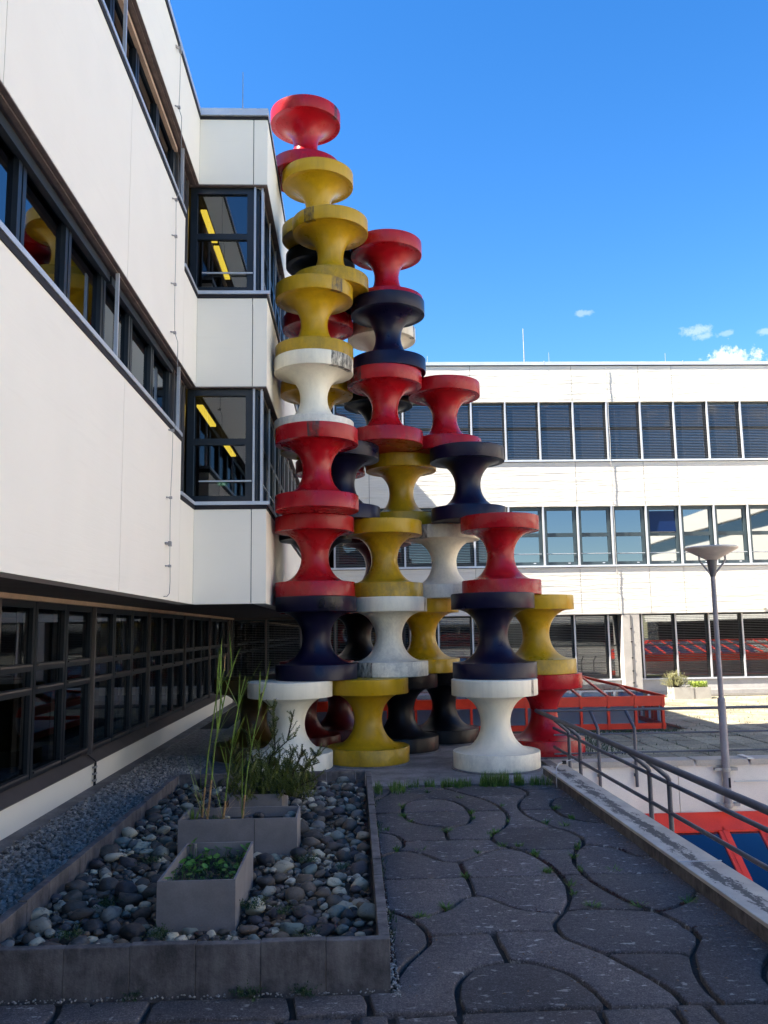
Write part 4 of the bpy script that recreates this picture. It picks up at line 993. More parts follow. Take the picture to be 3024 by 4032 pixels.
def ico(sub=2):
    t = (1 + 5 ** .5) / 2
    v = [(-1, t, 0), (1, t, 0), (-1, -t, 0), (1, -t, 0), (0, -1, t), (0, 1, t), (0, -1, -t), (0, 1, -t), (t, 0, -1), (t, 0, 1), (-t, 0, -1), (-t, 0, 1)]
    v = [np.array(p) / np.linalg.norm(p) for p in v]
    f = [(0, 11, 5), (0, 5, 1), (0, 1, 7), (0, 7, 10), (0, 10, 11), (1, 5, 9), (5, 11, 4), (11, 10, 2), (10, 7, 6), (7, 1, 8), (3, 9, 4), (3, 4, 2), (3, 2, 6), (3, 6, 8), (3, 8, 9), (4, 9, 5), (2, 4, 11), (6, 2, 10), (8, 6, 7), (9, 8, 1)]
    for _ in range(sub - 1):
        c = {}; nf = []
        def mid(a, b):
            k = (min(a, b), max(a, b))
            if k not in c:
                p = v[a] + v[b]; v.append(p / np.linalg.norm(p)); c[k] = len(v) - 1
            return c[k]
        for a, b_, d in f:
            x_, y_, z_ = mid(a, b_), mid(b_, d), mid(d, a)
            nf += [(a, x_, z_), (b_, y_, x_), (d, z_, y_), (x_, y_, z_)]
        f = nf
    return np.array(v), np.array(f)
rng = np.random.RandomState(5)
V2, F2 = ico(2)
stone_me = []; stone_V = []
for k in range(10):
    s = np.array([1, rng.uniform(.62, .9), rng.uniform(.45, .68)])
    V = V2.copy()
    for q in range(7):      # flatten facets, lumps
        n = rng.normal(size=3); n /= np.linalg.norm(n); dd = V @ n; lim = rng.uniform(.60, .93)
        V = V - np.outer(np.maximum(dd - lim, 0), n)
    V = V * (1 + .05 * rng.normal(size=(len(V), 1))) * s
    stone_V.append(V)
    stone_me.append(np_mesh('river_stone', V, F2, STONE))
    stone_me[-1].use_fake_user = False
BOXES = [(-1.49, -.90, 6.83, 8.02, .50), (-1.76, -.57, 8.97, 9.56, .50), (-1.46, -.84, 10.43, 11.45, .50)]
def inbox(x, y, m=.03):
    return any(a - m < x < c + m and d - m < y < e + m for a, c, d, e, _ in BOXES)
# dart throwing: large ones first, three loose layers
pl = []
grid = {}
def ok(x, y, r, fac):
    gx, gy = int(x / .2), int(y / .2)
    for i in (-1, 0, 1):
        for j in (-1, 0, 1):
            for (a, c, d) in grid.get((gx + i, gy + j), ()):
                if (a - x) ** 2 + (c - y) ** 2 < ((d + r) * fac) ** 2: return False
    return True
for (lo, hi, tries, fac, zb) in ((.085, .125, 420, .92, .135), (.05, .09, 4200, .80, .13), (.030, .05, 9000, .66, .125)):
    for _ in range(tries):
        x = rng.uniform(BX0 + .11, BX1 - .11); y = BY0 + .11 + rng.rand() * (BY1 - BY0 - .22); r = rng.uniform(lo, hi)
        if inbox(x, y, r * .8): continue
        if ok(x, y, r, fac):
            grid.setdefault((int(x / .2), int(y / .2)), []).append((x, y, r)); pl.append((x, y, zb + rng.uniform(-.01, .03), r))
def stone_xf(x, y, z, r):
    return (x, y, z), rng.rand(3) * np.array([.5, .5, 6.283]) - np.array([.25, .25, 0]), r
pl.sort(key=lambda q: -(q[3] / q[1]))
JV, JF, off = [], [], 0
def eul(rx, ry, rz):
    cx, sx, cy, sy, cz, sz = math.cos(rx), math.sin(rx), math.cos(ry), math.sin(ry), math.cos(rz), math.sin(rz)
    return np.array([[cz, -sz, 0], [sz, cz, 0], [0, 0, 1]]) @ np.array([[cy, 0, sy], [0, 1, 0], [-sy, 0, cy]]) @ np.array([[1, 0, 0], [0, cx, -sx], [0, sx, cx]])
for i, (x, y, z, r) in enumerate(pl):
    (px, py, pz), e, s = stone_xf(x, y, z + r * .25, r)
    k = i % 10
    if i < 298:
        o = link('river_stone', stone_me[k], STONE, bed, (px, py, pz)); o.rotation_euler = tuple(e); o.scale = (s, s, s); o['joined'] = 0.0
    else:
        JV.append(stone_V[k] @ eul(*e).T * s + np.array([px, py, pz])); JF.append(F2 + off); off += len(V2)
me = np_mesh('pebbles', np.vstack(JV), np.vstack(JF), STONE)
o = link('pebbles', me, STONE, bed); o['kind'] = 'stuff'; o['joined'] = 1.0

# crushed gravel strip along the left plinth
V1, F1 = ico(1)
def gravel(name, n, xr, yr, sz, z, m, parent, pw=1.0, V0=V1, F0=F1):
    xs = rng.uniform(*xr, n); ys = yr[0] + (yr[1] - yr[0]) * rng.rand(n) ** pw
    rr = rng.uniform(*sz, n); Vs = []
    base = V0[None] * (1 + .22 * rng.normal(size=(n, len(V0), 1))) * rr[:, None, None] * np.stack([np.ones(n), rng.uniform(.6, 1, n), rng.uniform(.5, .9, n)], 1)[:, None, :]
    a = rng.rand(n) * 6.283; c, s = np.cos(a), np.sin(a)
    X = base[..., 0] * c[:, None] - base[..., 1] * s[:, None] + xs[:, None]
    Y = base[..., 0] * s[:, None] + base[..., 1] * c[:, None] + ys[:, None]
    Z = base[..., 2] + z + rng.uniform(-.4, .8, n)[:, None] * rr[:, None]
    V = np.stack([X, Y, Z], -1).reshape(-1, 3)
    F = (F0[None] + (np.arange(n) * len(V0))[:, None, None]).reshape(-1, 3)
    me = np_mesh(name, V, F, m, False)
    o = link(name, me, m, parent); o['kind'] = 'stuff'
    return o
gravel('gravel', 13000, (-3.84, BX0 - .02), (6.2, 17.0), (.019, .042), .0, GRAVEL, None, 1.0)
b = MB(); b.box(-3.859, BX0 - .004, 4.0, 22, -.041, -.008); o = b.build('gravel_bed', GRAVEL, terrace)
gravel('grit', 1500, (3.00, 3.075), (4.2, 13.3), (.004, .011), -.012, PEA, None)
gravel('grit', 190, (BX0, BX1 + .02), (5.975, 6.036), (.004, .011), -.004, PEA, None)
gravel('grit', 420, (BX1 + .005, BX1 + .06), (5.9, 8.5), (.004, .013), -.008, PEA, None, 2.0)

# ---------------------------------------------------------------- fibre cement boxes
def planter(label, x0, x1, y0, y1, z1, z0, t, m, soilz, grp=None, cat='planter'):
    r = thing('planter_box', label, cat, ((x0 + x1) / 2, y0, z0), grp)
    b = MB(); b.box(x0, x1, y0, y0 + t, z0, z1); b.build('front_panel', m, r)
    b = MB(); b.box(x0, x1, y1 - t, y1, z0, z1); b.build('back_panel', m, r)
    for a in (x0, x1 - t):
        b = MB(); b.box(a, a + t, y0 + t + .001, y1 - t - .001, z0, z1 - .001); b.build('side_panel', m, r)
    b = MB(); b.box(x0 + t, x1 - t, y0 + t, y1 - t, z0, soilz); b.build('soil', SOIL, r)
    return r
B1 = planter('nearest grey planter box in the pebbles, filled with round green leaves', *BOXES[0][:4], .50, .08, .018, GREYBOX, .38, 'grey planter boxes in the pebble bed')
B2 = planter('wide grey planter box in the pebbles holding the tall reeds', *BOXES[1][:4], .50, .08, .018, GREYBOX, .40, 'grey planter boxes in the pebble bed')
B3 = planter('rear grey planter box almost covered by the rosemary bush', *BOXES[2][:4], .47, .08, .018, GREYBOX, .40, 'grey planter boxes in the pebble bed')
b = MB(); b.box(-.997, -.994, 8.966, 8.971, .08, .498); b.build('panel_joint', GAP, B2)
for _ in range(26):
    x, y = rng.uniform(-1.7, -.62), rng.uniform(9.03, 9.5)
    r = rng.uniform(.04, .075)
    if -1.5 < x < -1.05 and rng.rand() < .6: r *= .6
    o = link('river_stone', stone_me[rng.randint(10)], STONE, None, (x, y, .41 + r * .3)); o.scale = (r, r, r); o.rotation_euler = (0, 0, rng.rand() * 6)
    o.parent = B2; o.location = Vector((x, y, .41 + r * .3)) - B2.location; o['joined'] = 0.0

# ---------------------------------------------------------------- plants
def blade(b, base, tip, w, sag=.0, n=5):
    """one thin leaf as a strip"""
    base, tip = Vector(base), Vector(tip); d = tip - base
    s = d.cross(Vector((0, 0, 1))); s = s.normalized() if s.length > 1e-4 else Vector((1, 0, 0))
    s = (s + Vector((rnd.uniform(-.6, .6), rnd.uniform(-.6, .6), 0)) * .5).normalized()
    n0 = len(b.v)
    for i in range(n + 1):
        u = i / n; p = base + d * u + Vector((0, 0, -sag * u * u)); ww = w * (1 - u ** 2.2) * .5 + .0004
        b.v += [tuple(p - s * ww), tuple(p + s * ww)]
    for i in range(n): b.f.append((n0 + 2 * i, n0 + 2 * i + 1, n0 + 2 * i + 3, n0 + 2 * i + 2))
reeds = [
 ('leftmost tall reed with a dry red tip, in the wide grey box', [(-1.58, .40), (-1.53, 1.05), (-1.45, 1.67), (-1.37, 1.98)], 9.30, .016),
 ('second tall reed from the left in the wide grey box', [(-1.51, .40), (-1.44, 1.21), (-1.35, 1.68), (-1.26, 2.04)], 9.22, .016),
 ('middle reed with the thickest bunch of green leaves', [(-1.34, .40), (-1.30, .84), (-1.25, 1.26), (-1.18, 1.70), (-1.13, 1.90)], 9.16, .018),
 ('rightmost reed carrying the dark seed head, leaning right', [(-1.14, .40), (-1.09, .95), (-1.02, 1.35), (-.96, 1.63), (-.90, 1.84), (-.885, 1.98)], 9.12, .015),
]
for i, (lab, pts, y, r) in enumerate(reeds):
    t = thing('reed', lab, 'reed', (pts[0][0], y, .40), 'tall reeds in the grey box')
    P3 = [(p[0], y + .02 * k, p[1]) for k, p in enumerate(pts)]
    low = [P3[0], tuple(Vector(P3[0]).lerp(Vector(P3[1]), .55))]
    MB().tube(low, [r * .75, r * .62], 6).build('dry_sheath', REED_DRY, t, True)
    MB().tube([low[1]] + P3[1:], [r * .6] + [r * (.5 - .09 * k) for k in range(len(P3) - 1)], 6).build('stem', REED, t, True)
    nb = (6, 7, 14, 6)[i]
    b = MB()
    for k in range(nb):
        u = rnd.uniform(.15, .8); seg = P3[1 if u < .45 else min(2, len(P3) - 2)]; nx = P3[min(P3.index(seg) + 1, len(P3) - 1)]
        bs = Vector(seg).lerp(Vector(nx), rnd.uniform(0, .9)); L = rnd.uniform(.30, .62)
        ang = rnd.gauss(.12, .5); dy = rnd.uniform(-.25, .25)
        tip = bs + Vector((math.sin(ang) * L * .62 + .08 * L, dy * L, math.cos(ang) * L))
        blade(b, bs, tip, rnd.uniform(.013, .022), rnd.choice((0, .03, .08, .28)) * abs(ang) * 2, 8)
    for k in range(3):
        bs = Vector(P3[0]) + Vector((0, 0, rnd.uniform(0, .1))); tip = bs + Vector((rnd.uniform(-.25, .3), rnd.uniform(-.1, .1), rnd.uniform(.3, .95)))
        blade(b, bs, tip, .010, .08, 5)
    b.build('leaves', REED, t, True)
    b = MB()
    for k in range(4):
        bs = Vector(P3[0]) + Vector((0, 0, rnd.uniform(0, .12))); tip = bs + Vector((rnd.uniform(-.16, .2), rnd.uniform(-.08, .08), rnd.uniform(.15, .42)))
        blade(b, bs, tip, .010, .12, 5)
    b.build('dry_leaves', REED_DRY, t, True)
    if i == 3:
        MB().tube([(-.985, y + .06, 1.52), (-.972, y + .06, 1.56), (-.955, y + .065, 1.70), (-.948, y + .065, 1.73)], [.006, .016, .016, .006], 8).build('seed_head', BARK, t, True)
    if i == 0:
        b = MB(); blade(b, (-1.37, y + .06, 1.95), (-1.36, y + .05, 2.15), .012, 0, 3); b.build('dry_tip', REED_DRY, t)
# small clump left of the reeds
def clump(name, lab, cat, x, y, z, n, h, spread, w, m, grp=None, parent=None):
    t = thing(name, lab, cat, (x, y, z), grp)
    b = MB()
    for k in range(n):
        a = rnd.uniform(0, 6.283); q = spread * rnd.random() ** .5
        bs = (x + q * .35 * math.cos(a), y + q * .35 * math.sin(a), z)
        tip = (x + q * math.cos(a), y + q * math.sin(a), z + h * rnd.uniform(.45, 1))
        blade(b, bs, tip, w * rnd.uniform(.6, 1.2), h * .15, 4)
    b.build('leaves', m, t, True)
    return t
clump('grass_clump', 'small pale grass clump at the left end of the reed box', 'plant', -1.66, 9.3, .42, 26, .20, .10, .010, REED, None)
clump('fern_clump', 'low dark feathery clump at the foot of the reeds', 'plant', -1.42, 9.12, .42, 60, .13, .12, .010, WEED, None)

# rosemary: woody branches dressed with short needles
def needle_twig(b, p0, p1, n, L, w):
    p0, p1 = Vector(p0), Vector(p1); ax = (p1 - p0).normalized()
    side = ax.cross(Vector((.3, .7, .2))).normalized(); up = ax.cross(side)
    for i in range(n):
        u = i / n; p = p0.lerp(p1, u); a = i * 2.4
        d = (side * math.cos(a) + up * math.sin(a)) * .85 + ax * .8
        tip = p + d.normalized() * L * rnd.uniform(.7, 1.15) * (1 - .35 * u)
        s = d.cross(ax).normalized() * w * .5
        m = p.lerp(tip, .5); k = len(b.v)
        b.v += [tuple(p), tuple(m - s), tuple(tip), tuple(m + s)]; b.f.append((k, k + 1, k + 2, k + 3))
t = thing('rosemary_bush', 'woody rosemary bush spilling out of the rear grey box in front of the white spool', 'bush', (-1.1, 10.9, .42))
br = MB(); lf = MB()
stems = [  # x,z control points, y drift
 [(-1.08, .42), (-1.05, .66), (-1.00, .86), (-.80, 1.04), (-.69, 1.10)],
 [(-.80, 1.04), (-.77, 1.18), (-.72, 1.40)],
 [(-1.05, .66), (-.95, .95), (-.97, 1.25), (-.98, 1.45)],
 [(-1.1, .42), (-1.22, .70), (-1.30, .95), (-1.33, 1.18)],
 [(-1.1, .42), (-1.30, .62), (-1.42, .80), (-1.46, .98)],
 [(-1.05, .5), (-.85, .60), (-.62, .66), (-.42, .74)],
 [(-.85, .60), (-.78, .75), (-.74, .90)], [(-.75, .62), (-.66, .80), (-.60, .95)], [(-.62, .66), (-.52, .80), (-.40, .90)],
 [(-1.0, .5), (-.92, .68), (-.90, .86)], [(-.7, .5), (-.58, .58), (-.44, .62)], [(-.95, .45), (-.8, .46), (-.62, .50)],
 [(-1.1, .45), (-1.2, .55), (-1.34, .58)], [(-1.15, .5), (-1.12, .75), (-1.16, 1.0)], [(-.9, .45), (-.72, .40), (-.55, .36)],
]
for si, st in enumerate(stems):
    y = 10.75 + rnd.uniform(-.25, .3) if si > 2 else 10.8
    P3 = [(x, y + rnd.uniform(-.03, .03) - .02 * k, z) for k, (x, z) in enumerate(st)]
    br.tube(P3, [.013 - .009 * k / (len(P3) - 1) for k in range(len(P3))], 5)
    for a, c in zip(P3[:-1], P3[1:]):
        a, c = Vector(a), Vector(c); L = (c - a).length
        needle_twig(lf, a, c, int(L * 200), .040, .011)
        for q in range(int(L * (52 if st[0][1] < .7 and si not in (0,) else 20))):
            p = a.lerp(c, rnd.random()); d = Vector((rnd.uniform(-.75, .75), rnd.uniform(-.8, .8), rnd.uniform(.3, 1.3))).normalized()
            e = p + d * rnd.uniform(.07, .19)
            br.tube([p, e], [.003, .0015], 3, False)
            needle_twig(lf, p, e, 30, .036, .011)
for q in range(420):      # dense skirt
    p = Vector((rnd.uniform(-1.48, -.5), 10.6 + rnd.uniform(-.3, .5), rnd.uniform(.40, .72) - .0))
    if p.x > -.8 and p.z > .62: continue
    e = p + Vector((rnd.uniform(-.5, .5), rnd.uniform(-.5, .5), rnd.uniform(.3, 1))).normalized() * rnd.uniform(.08, .2)
    needle_twig(lf, p, e, 28, .038, .012)
br.build('branches', BARK, t, True); lf.build('needles', SHRUB, t)

# round-leaved plant in the nearest box
t = thing('round_leaved_plant', 'low plant with round bright green leaves filling the nearest grey box', 'plant', (-1.2, 7.4, .38))
lm = MB()
nn = 10; lm.v.append((0, 0, .004))
for i in range(nn):
    a = 2 * math.pi * i / nn; rr = (1.0 if i % 2 else .88); lm.v.append((rr * math.cos(a), rr * math.sin(a), .18 + .05 * math.cos(3 * a)))
for i in range(nn): lm.f.append((0, 1 + i, 1 + (i + 1) % nn))
LM = lm.mesh('leaf', True); LM.materials.append(LEAFY)
stm = MB()
for k in range(105):
    x = rng.uniform(-1.46, -.93); y = rng.uniform(6.88, 7.97); back = (y - 6.9) / 1.1
    if rng.rand() > .35 + .65 * back and k > 30: continue
    z = .395 + rng.rand() ** 1.6 * .10; s = rng.uniform(.018, .042) * (.7 + .5 * back)
    if k == 0: x, y, z, s = -1.41, 7.95, .53, .040
    if k == 1: x, y, z, s = -1.44, 7.90, .50, .036
    if k == 2: x, y, z, s = -1.12, 7.90, .475, .042
    if k == 3: x, y, z, s = -.97, 7.88, .475, .045
    o = link('leaf', LM, LEAFY, t, (x, y, z)); o.scale = (s, s, s); o.rotation_euler = (rng.uniform(-.5, .5) + .25, rng.uniform(-.5, .5), rng.rand() * 6)
    stm.tube([(x + rng.uniform(-.02, .02), y + .01, .38), (x, y, z)], .0022, 4, False)
o = stm.build('stems', LEAFY, t); o['kind'] = 'stuff'
b = MB()
for k in range(900):
    x = rng.uniform(-1.46, -.93); y = rng.uniform(6.86, 7.97); z = .382 + rng.rand() * .045
    blade(b, (x, y, z), (x + rng.uniform(-.03, .03), y + rng.uniform(-.03, .03), z + rng.uniform(.0, .03)), .014, 0, 2)
b.build('undergrowth', WEED, t)
MB().tube([(-1.405, 7.93, .2), (-1.405, 7.93, .515)], .018, 12).build('label_post', GREYBOX, t)

# weeds between the pebbles
def fern(name, lab, x, y, z, n, L, m=WEED, grp='weeds between the pebbles'):
    t = thing(name, lab, 'weed', (x, y, z), grp); b = MB()
    for k in range(n):
        a = rnd.uniform(0, 6.28); d = Vector((math.cos(a), math.sin(a), rnd.uniform(.2, 1.0))).normalized()
        p = Vector((x + rnd.uniform(-L, L) * .5, y + rnd.uniform(-L, L) * .5, z)); e = p + d * L * rnd.uniform(.4, 1)
        needle_twig(b, p, e, 12, L * .22, L * .07)
    b.build('fronds', m, t)
for lab, x, y, n, L in (('feathery weed against the right side of the nearest grey box', -.82, 7.15, 46, .13),
                        ('feathery weed in front of the left corner of the nearest grey box', -1.42, 6.55, 30, .12),
                        ('sparse weed among the pebbles near the front right kerb', -.35, 6.45, 16, .10),
                        ('weed beside the pale striped stone in the middle of the bed', -.55, 7.0, 24, .11),
                        ('weed behind the purple stone right of the boxes', -.45, 8.5, 22, .12),
                        ('weed close to the right kerb half way back', -.12, 8.2, 18, .10),
                        ('dark weed among the left stones of the bed', -2.0, 7.3, 26, .13),
                        ('weed left of the reed box', -1.95, 8.6, 20, .13),
                        ('brownish weed near the front left stones', -2.05, 6.6, 22, .13),
                        ('small weed in front of the purple stone by the front kerb', -.9, 6.35, 14, .09)):
    fern('weed', lab, x, y, .2, n, L)
for lab, x, y in (('tiny weed growing at the foot of the front kerb, left of its middle', -1.45, 6.0), ('larger weed growing up the front kerb near its middle', -.72, 6.0), ('tiny weed at the kerb foot right of the larger one', -.33, 6.01)):
    fern('kerb_weed', lab, x, y, .0, 12 if 'larger' not in lab else 26, .09 if 'larger' not in lab else .13, WEED, 'weeds at the foot of the front kerb')

# grass fringe and joint weeds
b = MB()
for k in range(4200):
    x = rng.uniform(.32, 3.0); y = 13.34 + rng.normal() * .06
    dens = .35 + .65 * (math.sin(x * 5.1) * .5 + .5) + (1.3 if 1.95 < x < 2.55 else 0) + (.8 if x < .75 else 0)
    if rng.rand() * 1.9 > dens: continue
    if rng.rand() < .2 or math.sin(x * 23) + math.sin(x * 9.3) < -.9: continue
    h = rng.uniform(.05, .15) * (1.6 if 1.95 < x < 2.55 else 1)
    if x < .8: y -= rng.rand() * .5
    blade(b, (x, y, -.02), (x + rng.normal() * .03, y + rng.normal() * .03, h), .008, 0, 3)
o = b.build('grass', GRASS, None); o['kind'] = 'stuff'
b = MB()
for (x, y) in JOINTPTS:
    n = rng.randint(14, 40); q = rng.uniform(.035, .10)
    for k in range(n):
        a = rng.rand() * 6.283; h = rng.uniform(.015, .055)
        blade(b, (x + rng.normal() * .012, y + rng.normal() * .03, -.02), (x + math.cos(a) * q, y + math.sin(a) * q, h), .011, .01, 3)
o = b.build('joint_weeds', GRASS, None); o['kind'] = 'stuff'
mv = []
for (x0, y0, x1, y1) in MOSSLINES:
    L = math.hypot(x1 - x0, y1 - y0)
    for k in range(int(L * 160)):
        u = rng.rand(); mv.append((x0 + (x1 - x0) * u + rng.normal() * .008, y0 + (y1 - y0) * u + rng.normal() * .008))
for i in range(1500):     # moss and dirt along the planter side
    mv.append((BX1 + .02 + abs(rng.normal()) * .025, 6.1 + rng.rand() * 7.1))
b = MB()
for (x, y) in mv:
    s = rng.uniform(.004, .010); z = -.012 + rng.uniform(-.006, .006); k = len(b.v)
    b.v += [(x - s, y - s * .6, z), (x + s, y - s, z), (x + s * .8, y + s, z), (x - s, y + s, z), (x, y, z + s * 1.2)]
    b.f += [(k, k + 1, k + 4), (k + 1, k + 2, k + 4), (k + 2, k + 3, k + 4), (k + 3, k, k + 4)]
o = b.build('moss', MOSS, None); o['kind'] = 'stuff'
b = MB()
for k in range(420):
    x = BX1 + .04 + abs(rng.normal()) * .03; y = 6.2 + rng.rand() * 6.9; a = rng.rand() * 6.3
    if math.sin(y * 3.7) < .1: continue
    blade(b, (x, y, -.02), (x + math.cos(a) * .04, y + math.sin(a) * .04, rng.uniform(.01, .05)), .012, 0, 3)
o = b.build('kerbside_weeds', WEED, None); o['kind'] = 'stuff'
b = MB()     # tufts on the far terrace
for k in range(2600):
    i = rng.randint(0, 18); j = rng.randint(0, 21); x = 3.48 + i * .6 + rng.normal() * .03; y = 15.46 + j * .6 + rng.normal() * .03
    if rng.rand() < .5: x += rng.rand() * .6
    else: y += rng.rand() * .6
    if x < 7.3 and y > 19.3: continue
    if math.sin(x * 1.7 + 1) * math.cos(y * 1.3) < -.1: continue
    blade(b, (x, y, 0), (x + rng.normal() * .03, y + rng.normal() * .03, rng.uniform(.02, .09)), .016, 0, 2)
o = b.build('terrace_weeds', WEED, None); o['kind'] = 'stuff'
b = MB()
for k in range(1400):
    x = 3.95 + rng.rand() * 3.4; y = 19.6 - rng.rand() ** 2 * .5
    blade(b, (x, y, 0), (x + rng.normal() * .04, y + rng.normal() * .03, rng.uniform(.02, .08)), .022, 0, 2)
for k in range(700):
    x = 3.75 + rng.rand() * 1.3; y = 16.0 + rng.rand() * 2.6
    blade(b, (x, y, 0), (x + rng.normal() * .05, y + rng.normal() * .04, rng.uniform(.03, .12)), .022, 0, 2)
o = b.build('ground_cover', WEED, None); o['kind'] = 'stuff'

# ================================================================== PARAPET AND COURT EDGE
par = thing('parapet', 'low parapet with stained grey metal capping along the right side of the paving', 'parapet wall', (3.26, 4, 0))
b = MB(); b.box(3.10, 3.42, -20, 13.40, -3.6, .115); b.build('wall', WHITEWALL, par)
for a, c in ((13.475, 14.14), (8.32, 13.47), (3.2, 8.315), (-1.9, 3.195), (-7, -1.905)):
    b = MB()
    b.cbox(3.065, 3.46, a + .004, c, .118, .15, .004); b.box(3.452, 3.46, a + .004, c, .05, .117)
    b.build('capping', CAP, par)
    b = MB(); b.box(3.070, 3.09, a + .004, c, -.03, .117); b.build('inner_skirt', KERB, par)
b = MB(); b.box(3.055, 3.47, 13.465, 13.485, .149, .156); b.build('capping_joint', ALU, par)
b = MB(); b.box(3.055, 3.47, 8.305, 8.325, .149, .156); b.build('capping_joint', ALU, par)
t = thing('earthing_wire', 'bent white wire clamped to the railing foot beside the white spool', 'cable', (3.1, 13.2, 0))
MB().tube([(3.03, 13.05, -.02), (3.03, 13.05, .20), (3.06, 13.15, .27), (3.16, 13.4, .29), (3.3, 13.6, .29), (3.48, 13.7, .31)], .008, 6).build('wire', ALU, t)
MB().box(3.24, 3.30, 13.5, 13.54, .265, .315).build('clamp', GAP, t)

edge = thing('court_edge_wall', 'white wall with a metal coping at the far side of the sunken court', 'wall', (8, 15.1, -3.4))
b = MB()
for a, c in ((3.47, 5.62), (5.632, 9.3), (9.312, 13.0), (13.012, 24)): b.box(a, c, 15.06, 15.3, -3.6, .015)
b.build('wall', WHITEWALL, edge)
for a, c in ((3.30, 5.9), (5.94, 6.86), (6.90, 9.8), (9.84, 13.0), (13.0, 24)):
    b = MB(); b.cbox(a, c - .004, 15.02, 15.42, .02, .055, .005); b.box(a, c - .004, 15.02, 15.028, -.045, .02); b.build('capping', mat('edge_capping_%d' % len(MATS), (.42, .37, .31), .55, .2, 1.2, .08, 40, .1), edge)
b = MB(); b.box(6.85, 6.95, 15.01, 15.43, .05, .075); b.build('capping_joint', ALU, edge)
b = MB(); b.box(6.6, 9.5, 15.03, 15.055, -.335, -.315); b.build('conduit', ALU, edge)
b = MB(); b.box(3.30, 3.46, 14.15, 15.3, -3.6, .06); b.build('return_wall', CONC, edge)

# ---------------------------------------------------------------- railings
def bent_post(root, x, y, x2, y2, z0, zb, zt, r=.028):
    MB().tube([(x, y, z0), (x, y, zb - .01), (x + (x2 - x) * .08, y + (y2 - y) * .08, zb + .02), (x2, y2, zt - .02)], r, 10).build('post', RAIL, root, True)
ra = thing('parapet_railing', 'grey tubular railing with three rails running towards the viewer along the parapet', 'railing', (3.5, 8, 0))
TX = 3.27
MB().tube([(TX, 15.43, .90), (TX, -6, .90)], .036, 12).build('top_rail', RAIL, ra, True)
for z in (.63, .31): MB().tube([(3.50, 15.13, z), (3.50, -6, z)], .024, 10).build('rail', RAIL, ra, True)
for y in (14.08, 13.42, 10.29, 9.66, 6.55, 5.92, 2.8, 2.17, -1, -1.6):
    bent_post(ra, 3.50, y, TX, y - .0, -.25, .68, .90)
for y in (14.08, 13.42, 10.29, 9.66): MB().box(3.455, 3.50, y - .03, y + .03, -.12, -.06).build('post_bracket', RAIL, ra)
rb = thing('court_edge_railing', 'grey tubular railing with three rails crossing from the corner to the right edge', 'railing', (8, 15.15, 0))
MB().tube([(TX, 15.43, .895), (24, 15.43, .895)], .026, 12).build('top_rail', RAIL, rb, True)
for z in (.51, .19): MB().tube([(3.50, 15.13, z), (24, 15.13, z)], .016, 10).build('rail', RAIL, rb, True)
for x in (4.24, 4.88, 8.45, 9.09, 12.1, 12.74):
    bent_post(rb, x, 15.0, x - .0, 15.43, -.37, .62, .89)
    MB().box(x - .03, x + .03, 15.0, 15.058, -.2, -.15).build('post_bracket', RAIL, rb)

# ---------------------------------------------------------------- lamp
LX, LY = 6.44, 14.98
lp = thing('court_lamp', 'slim grey lamp post with a shallow dish head clamped to the court edge wall', 'street lamp', (LX, LY, -.75))
b = MB(); b.lathe([(.066, -.75), (.066, 1.08), (.058, 1.10), (.044, 1.11), (.041, 3.24)], 20, LX, LY); b.build('pole', POLE, lp, True)
b = MB(); b.lathe([(.042, 3.22), (.058, 3.27), (.088, 3.50), (.092, 3.515)], 20, LX, LY); b.build('socket', mat('lamp_socket_grey', (.10, .095, .10), .5), lp, True)
b = MB(); b.lathe([(.088, 3.515), (.15, 3.55), (.30, 3.63), (.42, 3.695), (.452, 3.715), (.458, 3.735), (.440, 3.748), (.20, 3.765), (.02, 3.77)], 48, LX, LY, True); b.build('dish', DISH, lp, True)
for sx in (-1, 1):
    MB().tube([(LX + sx * .05, LY, 3.28), (LX + sx * .20, LY - .02, 3.46), (LX + sx * .235, LY - .02, 3.52), (LX + sx * .235, LY - .02, 3.60)], .018, 8).build('arm', POLE, lp, True)
for z in (-.11, -.70):
    b = MB(); b.lathe([(.075, z - .03), (.078, z), (.075, z + .03)], 20, LX, LY); b.box(LX - .20, LX - .07, LY - .015, LY + .02, z - .02, z + .03); b.box(LX + .07, LX + .20, LY - .015, LY + .02, z - .02, z + .03)
    b.box(LX - .19, LX - .13, LY - .0, 15.06, z - .02, z + .03); b.box(LX + .13, LX + .19, LY, 15.06, z - .02, z + .03)
    b.build('wall_clamp', STEEL, lp)
b = MB(); b.tube([(LX + .022, LY - .065, -.24), (LX + .022, LY - .065, -.40)], .018, 8); b.build('cable_slot', GAP, lp)

# ================================================================== SKYLIGHTS
SX1, SY0 = 7.22, 19.90
sk = thing('red_skylight', 'low red framed glass skylight with a sloped roof standing on the far terrace', 'skylight', (3.0, SY0, 0))
ze, zr, dep = .76, 1.12, 4.6
xs = [SX1 - .05 - .636 * k for k in range(14)]      # front posts
SX0 = xs[-1] - .05
def hip(x):      # roof edge height helper: ridge stops at a hip
    return x
b = MB(); b.box(SX0, SX1, SY0, SY0 + .06, .0, .155); b.box(SX0, SX1, SY0 + dep - .06, SY0 + dep, 0, .155); b.box(SX1 - .06, SX1, SY0 + .061, SY0 + dep - .061, 0, .154); b.box(SX0, SX0 + .06, SY0 + .061, SY0 + dep - .061, 0, .154)
b.build('base_frame', RED, sk)
b = MB(); b.box(SX0 - .03, SX1 + .02, SY0 - .02, SY0 + .1, -.03, .03); b.box(SX1 - .05, SX1 + .02, SY0 + .1, SY0 + dep, -.03, .03); b.build('base_flashing', ALU_WARM, sk)
